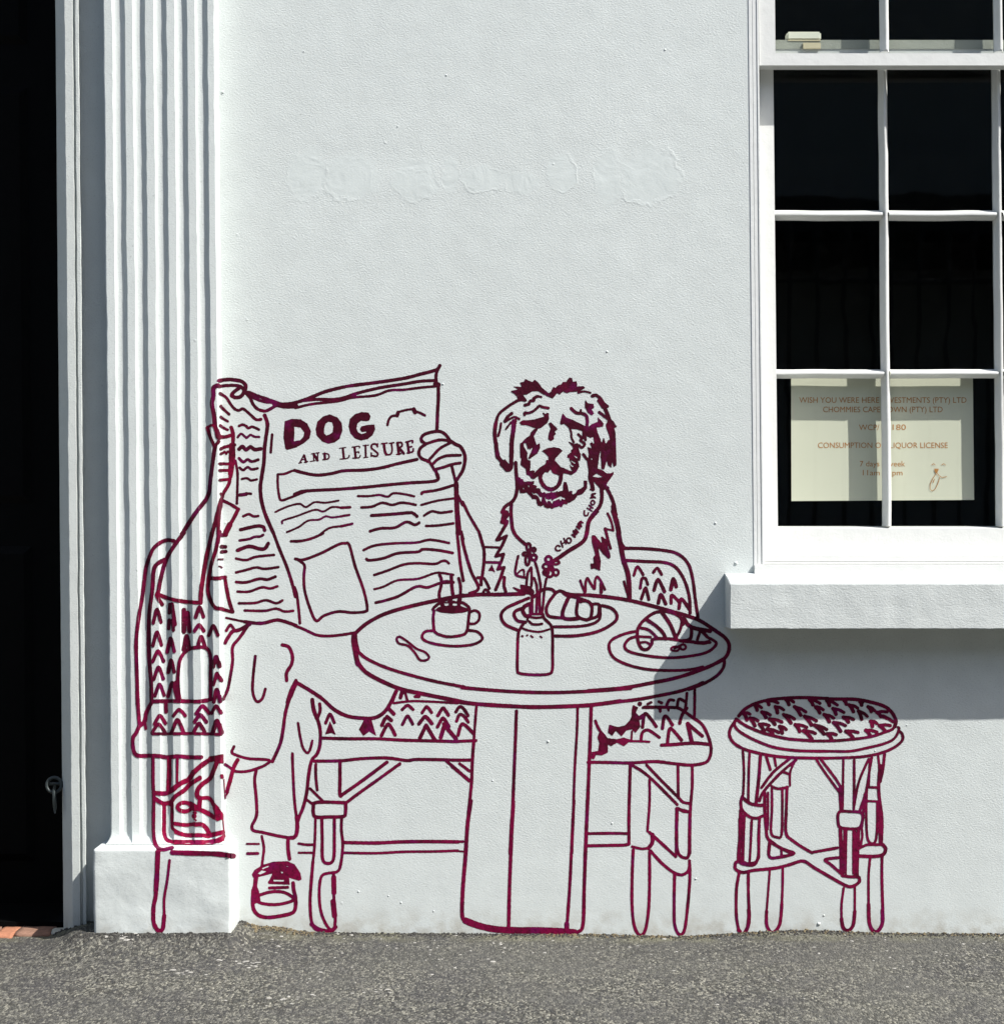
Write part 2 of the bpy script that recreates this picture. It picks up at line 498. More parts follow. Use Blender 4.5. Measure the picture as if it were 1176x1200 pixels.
# ------------------------------------------------------------ ground
_gl = [(-800, 0.0), (60, 0.0), (72, 0.010), (100, 0.030), (286, 0.031), (298, 0.020), (330, 0.016), (360, 0.005), (500, 0.002), (700, 0.0),
       (745, -0.003), (800, -0.005), (860, 0.003), (905, 0.008), (950, 0.011), (1000, 0.007), (1040, 0.004), (1176, 0.0), (1600, 0.0)]
def ground_z(x, y):
    px = CX + x * SC
    b = float(np.interp(px, [a for a, _ in _gl], [c for _, c in _gl]))
    inb = float(np.interp(px, [70, 105, 286, 300], [0, 1, 1, 0]))
    d = max(0.0, -y - BASEP * inb)
    z = b * math.exp(-d / 0.10)
    edge = math.exp(-d / 0.02) * 0.0028
    z += edge * (noise.noise(Vector((x * 70, 1.0, 0))) + 0.7 * noise.noise(Vector((x * 190, 5.0, 0))))
    z += 0.0025 * noise.noise(Vector((x * 3, y * 3, 2)))
    z += 0.0009 * noise.noise(Vector((x * 60, y * 60, 4)))
    return z - 0.0005
xs = [-90, -40, -15, -7, -4, -2.6, -1.8]
x = -1.4
while x < 1.45: xs.append(x); x += 0.0085
xs += [1.8, 2.6, 4, 7, 15, 40, 90]
ys = [0.5, 0.1]
y = 0.02
while y > -0.25: ys.append(y); y -= 0.006
while y > -1.4: ys.append(y); y -= 0.02
ys += [-1.8, -2.6, -4, -6, -9, -13.8, -25, -60, -110]
V = [(a, b, ground_z(a, b)) for b in ys for a in xs]
nx = len(xs)
F = [(j*nx+i, (j+1)*nx+i, (j+1)*nx+i+1, j*nx+i+1) for j in range(len(ys)-1) for i in range(nx-1)]
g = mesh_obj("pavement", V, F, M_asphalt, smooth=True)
tag(g, kind="structure")

# loose grit against the wall and pale chips trodden into the asphalt
def pebbles(name, spots, mat, label):
    vs, fs = [], []
    for (x, y, r, fl) in spots:
        z = ground_z(x, y)
        base = len(vs)
        k = 6
        a0 = random.random() * 6
        ex = random.uniform(0.7, 1.6)
        for i in range(k):
            a = a0 + i * 2 * math.pi / k
            rr = r * random.uniform(0.65, 1.15)
            vs.append((x + math.cos(a) * rr * ex, y + math.sin(a) * rr, z - r * 0.2))
        for i in range(k):
            a = a0 + i * 2 * math.pi / k
            rr = r * random.uniform(0.35, 0.7)
            vs.append((x + math.cos(a) * rr * ex, y + math.sin(a) * rr, z + r * fl * random.uniform(0.7, 1.2)))
        for i in range(k):
            j = (i + 1) % k
            fs.append((base+i, base+j, base+k+j, base+k+i))
        fs.append(tuple(base+k+i for i in range(k)))
    o = mesh_obj(name, vs, fs, mat)
    tag(o, label, "gravel", kind="stuff")
    return o
sp = []
for i in range(260):
    x = random.uniform(-0.62, 1.2); y = -abs(random.gauss(0, 0.30)) - 0.01
    if x < -0.55 and y > -0.14: y -= 0.14
    sp.append((x, y, abs(random.gauss(0.0018, 0.0016)) + 0.0008, 0.25))
for (cx_, cy_, n_) in ((-0.55, -0.30, 16), (-0.42, -0.62, 10), (-0.25, -0.55, 9), (-0.85, -0.16, 10), (-0.70, -0.40, 8)):
    for i in range(n_): sp.append((cx_ + random.gauss(0, 0.028), cy_ + random.gauss(0, 0.020), random.uniform(0.003, 0.0085), 0.12))
pebbles("pale_grit", sp, M_chip, "pale stone chips trodden into the grey asphalt pavement")
sp = []
for i in range(2600):
    x = random.uniform(-1.05, 1.25)
    px = CX + x * SC
    y0 = -BASEP if 100 < px < 276 else 0.0
    if px < 66: continue
    sp.append((x, y0 - 0.002 - abs(random.gauss(0, 0.018)), random.uniform(0.001, 0.0034), 0.8))
pebbles("dark_grit", sp, M_dark_grit, "dark loose grit gathered along the foot of the white wall")
sp = []
for i in range(700):
    x = random.choice((random.uniform(-0.60, -0.44), random.uniform(0.45, 1.2), random.uniform(0.1, 0.5)))
    sp.append((x, -0.001 - abs(random.gauss(0, 0.014)), random.uniform(0.001, 0.0036), 0.9))
pebbles("dry_debris", sp, M_dead, "dry brown debris lying in the angle of wall and pavement")

# ------------------------------------------------------------ wall
bm = bmesh.new()
TOPR = -1000
def wallpiece(x0, x1, y0, y1): pbox(bm, x0, x1, y0, y1, 0.0, -0.30, ref=0.0)
wallpiece(74, 880, TOPR, 1125)
wallpiece(880, 1331, 671, 1125)
wallpiece(880, 1331, TOPR, -545)
wallpiece(1331, 3600, TOPR, 1125)
wallpiece(-330, 74, TOPR, -360)
wallpiece(-2600, -330, TOPR, 1125)
wall = bm_obj("wall", bm, M_wall)
tag(wall, "pale grey rendered wall with smoothed-over patches high up, between pilaster and window", "wall")

# a few real lumps of old coat on the wall
vs, fs = [], []
for (px, py, r) in [(261,108,2.2),(519,450,1.6),(862,660,2.6),(959,1083,2.6),(642,869,2.0),(577,915,1.3),(838,613,1.8),(711,412,1.6),(523,88,1.5),(779,58,1.5),(466,148,1.2),(965,1073,1.5),(1025,880,1.2),(717,965,1.4),(815,1030,1.6),(420,1045,1.4),(455,1050,1.2),(470,1058,1.4),(508,1068,1.2),(1062,850,1.1),(356,60,1.2)]:
    c = P(px, py); b0 = len(vs); rr = r / SC
    for ring, (q, h) in enumerate(((1.0, -0.0004), (0.62, 0.0011), (0.2, 0.0018))):
        for i in range(8):
            a = i * math.pi / 4 + ring
            vs.append((c[0] + math.cos(a) * rr * q * random.uniform(.8, 1.25), -h * (r / 1.6), c[2] + math.sin(a) * rr * q))
    for ring in range(2):
        for i in range(8):
            j = (i + 1) % 8
            fs.append((b0+ring*8+i, b0+ring*8+j, b0+(ring+1)*8+j, b0+(ring+1)*8+i))
    fs.append(tuple(b0 + 16 + i for i in range(8)))
o = mesh_obj("render_lumps", vs, fs, M_wall, wall, smooth=True); o["kind"] = "stuff"

# ------------------------------------------------------------ pilaster
pil = empty("pilaster", "white fluted pilaster on a square block beside the dark doorway", "pilaster", loc=P(190, 1095, 0))
rows = [TOPR, -600, -300, -100, -40] + list(np.arange(-20, Y_SH - 40, 3.0)) + list(np.arange(Y_SH - 40, Y_SH + 0.01, 1.5)) + [Y_SH]
V, F = [], []
ncol = None
for py in rows:
    xs_, ps_ = shaft_row(py)
    line = [P(a, py, b) for a, b in zip(xs_, ps_)]
    l0 = (line[0][0], 0.004, line[0][2]); r0 = (line[-1][0] , 0.004, line[-1][2])
    rb = (line[-1][0] , -PILP * 0.5, line[-1][2]); lb = (line[0][0], -PILP * 0.5, line[0][2])
    line = [l0, lb] + line + [rb, r0]
    ncol = len(line)
    V += line
for j in range(len(rows) - 1):
    for i in range(ncol - 1):
        F.append((j*ncol+i, (j+1)*ncol+i, (j+1)*ncol+i+1, j*ncol+i+1))
shaft = mesh_obj("shaft", V, F, M_pil, pil)
RB = 3.6                                    # corner radius in photograph pixels
def base_ring(py, inset):
    """outline of the block at one height, from the wall round the front and back to the wall"""
    l, r = lean(BL, py) + inset, lean(BR, py) - inset
    pf = BASEP - inset / SC
    pts = [(l, -0.004), (l, BASEP * 0.4), (l, BASEP * 0.75)]
    rad = RB
    for i in range(7):
        a = math.pi / 2 * i / 6
        pts.append((l + rad * (1 - math.cos(a)), pf - rad / SC * (1 - math.sin(a))))
    for i in range(1, 40):
        pts.append((l + rad + (r - l - 2 * rad) * i / 40, pf))
    for i in range(7):
        a = math.pi / 2 * (6 - i) / 6
        pts.append((r - rad * (1 - math.cos(a)), pf - rad / SC * (1 - math.sin(a))))
    pts += [(r, BASEP * 0.75), (r, BASEP * 0.4), (r, -0.004)]
    out = []
    for (x, p_) in pts:
        q = P(x, py, BASEP)
        v = Vector((q[0], -p_, q[2]))
        n1 = noise.noise(v * 14); n2 = noise.noise(v * 42 + Vector((3, 3, 3)))
        edge = min(1.0, max(0.0, (x - (r - 9)) / 9) + max(0.0, ((l + 9) - x) / 9))
        n3 = noise.noise(v * 26 + Vector((7, 1, 3)))
        v.x += (0.0030 * n1 + 0.0016 * n3 + 0.0008 * n2) * edge
        if p_ > 0.0: v.y += base_dy(q[0], q[2])
        out.append(v)
    return out
rings = []
for i in range(7):
    a = math.pi / 2 * i / 6
    rings.append(base_ring(BT + 3.2 * (1 - math.sin(a)), 3.2 * (1 - math.cos(a)))) 
rings = [base_ring(BT + 0.01, 14)] + rings[::-1]
for py in range(1000, 1126, 5): rings.append(base_ring(py, 0))
nR = len(rings[0])
V = [v for r_ in rings for v in r_]
F = [(j*nR+i, (j+1)*nR+i, (j+1)*nR+i+1, j*nR+i+1) for j in range(len(rings)-1) for i in range(nR-1)]
F.append(tuple(range(nR)))
base = mesh_obj("base_block", V, F, M_base, pil, smooth=True)
for pl_ in base.data.polygons:
    if len(pl_.vertices) > 4: pl_.use_smooth = False

# ------------------------------------------------------------ door surround
arch = empty("door_surround", "narrow white moulded plaster surround on the right edge of the black doorway", "door frame", loc=P(80, 1095, 0))
prof_a = [(64.6, -0.29), (64.8, -0.014), (66.2, -0.004), (74.0, 0.028), (75.6, 0.032), (84.6, 0.032), (85.8, 0.023), (87.0, 0.023), (88.0, 0.0315), (91.4, 0.0315), (92.2, 0.029), (92.6, -0.002)]
V, F = [], []
rws = [TOPR, -360, -100] + list(np.arange(-20, 1112, 5.0))
for py in rws:
    for k, (a, p) in enumerate(prof_a):
        w = wob(a, py, 1.0 if 1 < k < 11 else 0.25)
        if k in (6, 7): w += noise.noise(Vector((1, py * 0.03, 4))) * 0.7
        x_ = lean(a, py) - 0.0012 * py + w
        ref = min(max(p, -0.014), 0.032)
        if k == 0: ref = -0.014
        q = P(x_, py, ref)
        V.append((q[0], -p, q[2]))
n = len(prof_a)
for j in range(len(rws)-1):
    for i in range(n-1): F.append((j*n+i, (j+1)*n+i, (j+1)*n+i+1, j*n+i+1))
mesh_obj("moulding", V, F, M_arch, arch)
# far jamb, out of the picture
bm = bmesh.new(); pbox(bm, -356, -329, -360, 1112, 0.032, -0.004); bm_obj("far_moulding", bm, M_arch, arch)

# ------------------------------------------------------------ door
dr = empty("door", "black painted panelled door deep in its opening at the left edge", "door", loc=P(-130, 1090, -0.29))
bm = bmesh.new(); pbox(bm, -345, 80, -380, 1078, -0.285, -0.295); bm_obj("door_leaf", bm, M_door, dr)
for (a, b, c, d) in ((-300, -150, 640, 1010), (-110, 30, 640, 1010), (-300, -150, 100, 590), (-110, 30, 100, 590), (-300, -150, -320, 50), (-110, 30, -320, 50)):
    bm = bmesh.new(); pbox(bm, a, b, c, d, -0.272, -0.2845, ins=9); bm_obj("door_panel", bm, M_door, dr)
bm = bmesh.new(); pbox(bm, -330, 66, 1080.5, 1096, -0.058, -0.30); bm_obj("threshold", bm, M_door, dr)  # shade of the recess put into the threshold's black colour

# ring hook by the jamb
hk = empty("ring_hook", "small dull iron ring with a hanging pin low on the door jamb", "hook", loc=P(63, 920, -0.012))
def torus(bm, c, R, r, tilt=0.0, seg=28, rs=8):
    V = []
    for i in range(seg):
        a = 2 * math.pi * i / seg
        for j in range(rs):
            b = 2 * math.pi * j / rs
            rr = R + r * math.cos(b)
            V.append(bm.verts.new((c[0] + rr * math.cos(a), c[1] + r * math.sin(b) + rr * math.sin(a) * tilt, c[2] + rr * math.sin(a))))
    for i in range(seg):
        for j in range(rs):
            bm.faces.new([V[i*rs+j], V[((i+1)%seg)*rs+j], V[((i+1)%seg)*rs+(j+1)%rs], V[i*rs+(j+1)%rs]])
def rod(bm, pts, r, seg=8):
    rings = []
    for k, p in enumerate(pts):
        p = Vector(p)
        d = (Vector(pts[min(k+1, len(pts)-1)]) - Vector(pts[max(k-1, 0)])).normalized()
        a = d.orthogonal().normalized(); b = d.cross(a)
        rk = r[k] if isinstance(r, (list, tuple)) else r
        rings.append([bm.verts.new(p + a * rk * math.cos(t) + b * rk * math.sin(t)) for t in [2*math.pi*i/seg for i in range(seg)]])
    for A, B in zip(rings, rings[1:]):
        for i in range(seg): bm.faces.new([A[i], A[(i+1)%seg], B[(i+1)%seg], B[i]])
    bm.faces.new(rings[0]); bm.faces.new(rings[-1][::-1])
c = P(62.5, 920.5, 0.0)
bm = bmesh.new(); torus(bm, (c[0], 0.008, c[2]), 8.6/SC, 2.0/SC, 0.15); bm_obj("ring", bm, M_iron, hk, True)
bm = bmesh.new(); rod(bm, [(c[0]+0.002, 0.004, c[2]-0.002), (c[0]+0.002, -0.003, c[2]-0.014), (c[0]+0.003, 0.002, c[2]-0.05), (c[0]+0.003, 0.004, c[2]-0.066)], [0.003, 0.0045, 0.0048, 0.002]); bm_obj("pin", bm, M_iron, hk, True)
bm = bmesh.new(); rod(bm, [(c[0]-0.012, 0.012, c[2]+0.002), (c[0]+0.022, 0.014, c[2]+0.002)], 0.004); bm_obj("bolt", bm, M_iron, hk, True)

# ------------------------------------------------------------ door step of pavers
st = empty("doorstep", "row of worn orange and brown clay pavers in front of the black door", "step", loc=(-1.1, 0, 0))
def paver(name, pxa, pxb, ya, yb, mat, top=0.006):
    bm = bmesh.new()
    xa, xb = (pxa - CX) / SC, (pxb - CX) / SC
    wbox(bm, xa, xb, ya, yb, -0.05, top)
    bmesh.ops.subdivide_edges(bm, edges=bm.edges[:], cuts=5, use_grid_fill=True)
    for v in bm.verts:
        e = noise.noise(v.co * 60) * 0.0022
        v.co += Vector((e, noise.noise(v.co * 50 + Vector((9, 0, 0))) * 0.003, e * 0.5))
        if v.co.z > 0 and (v.co.y < ya + 0.006): v.co.z -= 0.004
    return bm_obj(name, bm, mat, st, True)
paver("brick", -2, 18, -0.036, 0.057, M_brick)
paver("brick", 19.2, 60, -0.020, 0.057, M_brick2, 0.007)
for i in range(8):
    paver("brick", -2 - 45 * (i + 1), -2 - 45 * i - 2.5, -0.04 + random.uniform(-.004, .004), 0.057, random.choice((M_brick, M_brick, M_brick2)), 0.006 + random.uniform(-.001, .001))
paver("stone_slab", 61.5, 102, -0.012, 0.02, M_stone, 0.011)

# ------------------------------------------------------------ window
win = empty("sash_window", "white wooden sash window with dark panes and a cement sill", "window", loc=P(1110, 671, 0))
bm = bmesh.new()
for (a, b, p) in ((876, 880.4, 0.0016), (880.4, 885.6, 0.0002), (885.6, 888.4, 0.0014)):
    pbox(bm, a, b, -548, 668, p, -0.06)
for (a, b, p) in ((1318.6, 1321.4, 0.0014), (1321.4, 1326.6, 0.0002), (1326.6, 1331, 0.0016)):
    pbox(bm, a, b, -548, 668, p, -0.06)
pbox(bm, 888.4, 1318.6, -548, -532, 0.006, -0.06)
bmesh.ops.bevel(bm, geom=[e for e in bm.edges if e.verts[0].co.y < 0 and e.verts[1].co.y < 0], offset=0.0014, segments=2, affect='EDGES')
bm_obj("casing", bm, M_casing, win, False)
bm = bmesh.new()
pbox(bm, 870, 1337, -560, 690, -0.061, -0.20); 
bm.free()
# box lining round both sashes
bm = bmesh.new()
pbox(bm, 872, 889.5, -548, 668, -0.0605, -0.20, ref=0.0)
pbox(bm, 1317.5, 1335, -548, 668, -0.0605, -0.20, ref=0.0)
pbox(bm, 889.5, 1317.5, -560, -532, -0.0605, -0.20, ref=0.0)
bm_obj("box_lining", bm, M_frame, win)
# wooden sub-sill, two small steps under the bottom rail
bm = bmesh.new()
pbox(bm, 884.2, 1322, 650.5, 658.5, -0.012, -0.12)
pbox(bm, 882.2, 1324, 658.5, 661.5, -0.004, -0.12)
pbox(bm, 876.6, 1330.6, 661.5, 674, 0.009, -0.12)
bmesh.ops.bevel(bm, geom=[e for e in bm.edges if e.verts[0].co.y < .05 and e.verts[1].co.y < .05], offset=0.0016, segments=2, affect='EDGES')
bm_obj("wooden_sill", bm, M_frame, win, False)

def sash(name, pf, pb, x_in, x_out, rows_, mullx, top, bot, rail_t, rail_b, bevel_in=1.6):
    s = empty(name); s.parent = win; s.location = P(1110, (top + bot) / 2, pf)
    s.matrix_parent_inverse = win.matrix_basis.inverted()
    bm = bmesh.new()
    gp = pf - 0.026                       # glass plane
    # stiles with a chamfered inner edge
    for (a, b, inner) in ((x_out[0], x_in[0], 1), (x_in[1], x_out[1], 0)):
        q = []
        fa, fb = (a, b - bevel_in) if inner else (a + bevel_in, b)
        cs = []
        for (x, y) in ((fa, bot), (fb, bot), (fb, top), (fa, top)):
            w = P(lean(x, y), y, pf); cs.append((w[0], -pf, w[2]))
        for (x, y) in ((a, bot), (b, bot), (b, top), (a, top)):
            w = P(lean(x, y), y, pf); cs.append((w[0], -pb, w[2]))
        add_hex(bm, cs)
    # rails
    e = 0.0
    pbox(bm, x_in[0] - bevel_in, x_in[1] + bevel_in, rail_t[0], rail_t[1], pf - 0.0003, pb, ins=0)
    bmx = []
    y0, y1 = rail_b
    bev = 4.6 if name == "upper_sash" else 2.8
    cs = []
    for (x, y) in ((x_in[0] - bevel_in, y1), (x_in[1] + bevel_in, y1), (x_in[1] + bevel_in, y0 + bev), (x_in[0] - bevel_in, y0 + bev)):
        w = P(lean(x, y), y, pf); cs.append((w[0], -pf + 0.0003, w[2]))
    for (x, y) in ((x_in[0], y1), (x_in[1], y1), (x_in[1], y0), (x_in[0], y0)):
        w = P(lean(x, y), y, pf); cs.append((w[0], -pb, w[2]))
    add_hex(bm, cs)
    bm_obj("stiles_and_rails", bm, M_frame, s)
    # glazing bars
    edges_x = [x_in[0]] + [v for m in mullx for v in m] + [x_in[1]]
    spans = [(edges_x[i], edges_x[i+1]) for i in range(0, len(edges_x), 2)]
    for (a, b) in mullx:
        bm = bmesh.new(); pbox(bm, a, b, rows_[0][0], rows_[-1][1], pf - 0.002, gp - 0.006, ins=0)
        # reshape into a moulded section: thin nose, wide body
        for v in bm.verts: pass
        bm.free()
        bm = bmesh.new()
        def sect(f): return [(a + (b - a) * u, p) for u, p in f]
        pr = [(0.0, gp - 0.008), (0.0, gp), (0.16, gp + 0.007), (0.28, pf - 0.010), (0.34, pf - 0.0035), (0.42, pf - 0.001), (0.58, pf - 0.001), (0.66, pf - 0.0035), (0.72, pf - 0.010), (0.84, gp + 0.007), (1.0, gp), (1.0, gp - 0.008)]
        rr_ = [rows_[0][0] + (rows_[-1][1] - rows_[0][0]) * i / 40 for i in range(41)]
        vv = []
        for yy in rr_:
            wv = noise.noise(Vector((a, yy * 0.02, 1))) * 0.6
            vv.append([bm.verts.new((P(lean(x, yy) + wv, yy, pf)[0], -p, P(x, yy, pf)[2])) for x, p in sect(pr)])
        for A, B in zip(vv, vv[1:]):
            for i in range(len(pr) - 1): bm.faces.new([A[i], B[i], B[i+1], A[i+1]])
        bm_obj("glazing_bar", bm, M_frame, s)
    for k in range(len(rows_) - 1):
        y0, y1 = rows_[k][1], rows_[k+1][0]
        for (a, b) in spans:
            bm = bmesh.new()
            pr = [(0.0, gp - 0.008), (0.0, gp), (0.16, gp + 0.007), (0.28, pf - 0.010), (0.36, pf - 0.0035), (0.44, pf - 0.0018), (0.60, pf - 0.0018), (0.68, pf - 0.0035), (0.74, pf - 0.010), (0.84, gp + 0.007), (1.0, gp), (1.0, gp - 0.008)]
            vv = []
            for i in range(15):
                x = a - 1.5 + (b - a + 3) * i / 14
                wv = noise.noise(Vector((x * 0.03, y0, 1))) * 0.5
                vv.append([bm.verts.new((P(lean(x, y0), y0, pf)[0], -p, P(x, y0 + (y1 - y0) * u + wv, pf)[2])) for u, p in pr])
            for A, B in zip(vv, vv[1:]):
                for i in range(len(pr) - 1): bm.faces.new([A[i+1], B[i+1], B[i], A[i]])
            bm_obj("glazing_bar", bm, M_frame, s)
    # putty lips around every opening and the panes
    for (y0, y1) in rows_:
        for (a, b) in spans:
            bm = bmesh.new()
            q = [P(lean(x, y), y, pf) for x, y in ((a - 1, y1 + 1), (b + 1, y1 + 1), (b + 1, y0 - 1), (a - 1, y0 - 1))]
            tl = random.uniform(-0.0012, 0.0012); tk = random.uniform(-0.0012, 0.0012)
            dy = (tl, -tl, -tl + tk, tl + tk)
            v = [bm.verts.new((w[0], -(gp - 0.003) + d, w[2])) for w, d in zip(q, dy)]
            bm.faces.new(v)
            bm_obj("pane", bm, M_glass, s)
    return s
UPX = ((909.5, 1300.5)); 
upper = sash("upper_sash", -0.006, -0.050, (909.3, 1298), (888.7, 1318), [(-516, -332), (-321, -144), (-133, 57.5)],
             [(1033, 1043.2), (1167.5, 1177.5)], -530, 76.3, (-531, -516), (57.5, 76.3))
lower = sash("lower_sash", -0.065, -0.109, (906.6, 1300), (884, 1324), [(70, 244.5), (256.2, 431.8), (442.2, 616.5)],
             [(1030.3, 1040.6), (1164.2, 1174.2)], 49, 650, (48.5, 70), (616.5, 650))
# bottom-rail of the upper sash must hide the top rail of the lower one: its top, coloured grey for shade and dusty glass, shows through the pane
bm = bmesh.new(); pbox(bm, 905, 1300, 46.5, 57, -0.0630, -0.0642); o = bm_obj("meeting_rail_face", bm, M_rail, lower)
# catch lying on the meeting rail
ct = empty("window_alarm_box", "small cream plastic box lying on the meeting rail behind the glass", "plastic box", loc=P(942, 47, -0.07))
bm = bmesh.new(); pbox(bm, 921.5, 961.5, 36.5, 46.2, -0.061, -0.095)
bmesh.ops.bevel(bm, geom=bm.edges[:], offset=0.0035, segments=3, affect='EDGES'); bm_obj("housing", bm, M_cream, ct, False)
bm = bmesh.new(); pbox(bm, 922.5, 960.5, 46.3, 47.6, -0.0615, -0.094); bm_obj("backplate", bm, M_tan, ct, False)
cb = bmesh.new(); pbox(cb, 939.8, 960.8, 49.6, 57.2, -0.0580, -0.0627)
bmesh.ops.bevel(cb, geom=cb.edges[:], offset=0.0012, segments=2, affect='EDGES'); bm_obj("catch", cb, M_tan, ct, False)

# cement sill
SP = 0.100
sl = empty("window_sill", "thick projecting cement sill painted pale grey under the sash window", "window sill", loc=P(1110, 737, 0))
bm = bmesh.new()
xl = P(855, 700, SP)[0]; xr = P(1390, 700, SP)[0]
zt = P(855, 684.5, SP)[2]; zb_ = P(855, 737, SP)[2]; ztb = P(855, 671.5, 0.0)[2]
add_hex(bm, [(xl, -SP, zb_), (xr, -SP, zb_), (xr, -SP, zt), (xl, -SP, zt), (xl, -0.0005, zb_), (xr, -0.0005, zb_), (xr, -0.0005, ztb), (xl, -0.0005, ztb)])
bmesh.ops.subdivide_edges(bm, edges=bm.edges[:], cuts=3, use_grid_fill=True)
long_e = [e for e in bm.edges if abs(e.verts[0].co.x - e.verts[1].co.x) > 0.1]
bmesh.ops.subdivide_edges(bm, edges=long_e, cuts=40, use_grid_fill=True)
bmesh.ops.bevel(bm, geom=[e for e in bm.edges if len(e.link_faces) == 2 and e.calc_face_angle(0) > 0.8 and e.verts[0].co.y < -0.005 and e.verts[1].co.y < -0.005], offset=0.0014, segments=2, affect='EDGES')
for v in bm.verts:
    if v.co.y < -0.004:
        n1 = noise.noise(v.co * 30); n2 = noise.noise(v.co * 90 + Vector((5, 0, 0)))
        v.co.z += 0.0010 * n1 + 0.0006 * n2
        v.co.y += 0.0010 * noise.noise(v.co * 26 + Vector((0, 9, 0)))
        v.co.x += 0.0008 * n2
bm_obj("sill_block", bm, M_sill, sl, False)

# ------------------------------------------------------------ dark room behind
bm = bmesh.new()
x0, x1, y0, y1, z0, z1 = -0.6, 3.2, 0.298, 3.6, -0.1, 3.6
v = [bm.verts.new(c) for c in ((x0,y0,z0),(x1,y0,z0),(x1,y0,z1),(x0,y0,z1),(x0,y1,z0),(x1,y1,z0),(x1,y1,z1),(x0,y1,z1))]
for f in ((4,5,6,7),(0,1,5,4),(3,7,6,2),(0,4,7,3),(1,2,6,5)): bm.faces.new([v[i] for i in f])
tag(bm_obj("room_interior", bm, M_room), kind="structure")

# ------------------------------------------------------------ notice in the window
NP = -0.116
no = empty("notice", "cream licence notice in orange lettering hung behind the lower window panes", "notice", loc=P(1033, 510, NP))
cor = [P(927, 587.2, NP), P(1141, 585.8, NP), P(1139.5, 434, NP), P(926.5, 434, NP)]
V, F = [], []
nxp, nyp = 24, 16
for j in range(nyp + 1):
    for i in range(nxp + 1):
        u, w = i / nxp, j / nyp
        a = Vector(cor[0]).lerp(Vector(cor[1]), u); b = Vector(cor[3]).lerp(Vector(cor[2]), u)
        q = a.lerp(b, w); q.y += 0.0012 * noise.noise(Vector((u * 3, w * 2, 1)))
        V.append(q)
for j in range(nyp):
    for i in range(nxp):
        a = j * (nxp + 1) + i; F.append((a, a + 1, a + nxp + 2, a + nxp + 1))
V2 = [(q[0], q[1] + 0.0006, q[2]) for q in V]; nV = len(V)
F2 = F + [tuple(nV + k for k in f[::-1]) for f in F]
mesh_obj("sheet", list(V) + V2, F2, M_paper, no, True)

def text_line(s, x0, x1, yb, cap, name="lettering", italic=0.0):
    cu = bpy.data.curves.new("t", 'FONT'); cu.body = s; cu.size = 1.0; cu.extrude = 0.0; cu.resolution_u = 3
    cu.offset = 0.0
    to = bpy.data.objects.new("t", cu); COL.objects.link(to)
    dg = bpy.context.evaluated_depsgraph_get(); dg.update()
    me = bpy.data.meshes.new_from_object(to.evaluated_get(dg))
    bpy.data.objects.remove(to); bpy.data.curves.remove(cu)
    xs_ = [v.co.x for v in me.vertices]; mn, mx = min(xs_), max(xs_)
    for v in me.vertices:
        u = (v.co.x - mn) / (mx - mn)
        px = x0 + (x1 - x0) * u; py = yb - v.co.y / 0.72 * cap
        q = P(px, py, NP); v.co = (q[0], -NP + 0.0012 * noise.noise(Vector(((px - 927) / 213 * 3, (587 - py) / 153 * 2, 1))) - 0.0004, q[2])
    me.materials.clear(); me.materials.append(M_ink)
    o = bpy.data.objects.new(name, me); COL.objects.link(o); o.parent = no; o.matrix_parent_inverse = no.matrix_basis.inverted()
    o["text"] = s
    return o
text_line("WISH YOU WERE HERE INVESTMENTS (PTY) LTD", 936, 1132, 472, 6.8)
text_line("CHOMMIES CAPE TOWN (PTY) LTD", 964, 1104, 483, 6.8)
text_line("WCP/ 0", 1006, 1037, 504, 6.8)
text_line("180", 1045.5, 1061, 503.8, 6.8)
text_line("CONSUMPTION ON LIQUOR LICENSE", 958, 1110, 525, 6.8)
text_line("7 days a week", 1007, 1060, 546.5, 6.6)
text_line("11am –  pm", 1010.5, 1057, 557, 6.6)
def ink_strokes(name, strokes, w):
    bm = bmesh.new()
    for s in strokes:
        pts = [Vector(P(1091 + (a - 860) / 3.72 * 1.0 - 0, 0, NP)) for a, b in s]
        pts = [Vector(P(860 + a / 3.7215, 300 + b / 3.7215, NP)) for a, b in s]
        prev = None
        for k, p in enumerate(pts):
            d = (pts[min(k+1, len(pts)-1)] - pts[max(k-1, 0)]).normalized()
            nrm = Vector((-d.z, 0, d.x)) * w / SC / 2
            a_ = bm.verts.new((p.x + nrm.x, -NP - 0.0016, p.z + nrm.z)); b_ = bm.verts.new((p.x - nrm.x, -NP - 0.0016, p.z - nrm.z))
            if prev: bm.faces.new([prev[0], a_, b_, prev[1]])
            prev = (a_, b_)
    return bm_obj(name, bm, M_ink, no)
ink_strokes("dog_face_drawing", [[(860, 912), (868, 905), (876, 912)], [(903, 912), (912, 905), (922, 913)],
    [(871, 929), (890, 929)], [(872, 932), (890, 932)], [(872, 935), (889, 935)], [(873, 938), (888, 938)], [(874, 941), (886, 941)], [(876, 944), (884, 944)], [(877, 947), (882, 947)],
    [(882, 944), (892, 958), (905, 966), (926, 962)], [(880, 950), (866, 968), (854, 995), (853, 1016), (862, 1025), (876, 1016), (888, 990), (895, 965)],
    [(872, 972), (866, 990)]], 0.75)

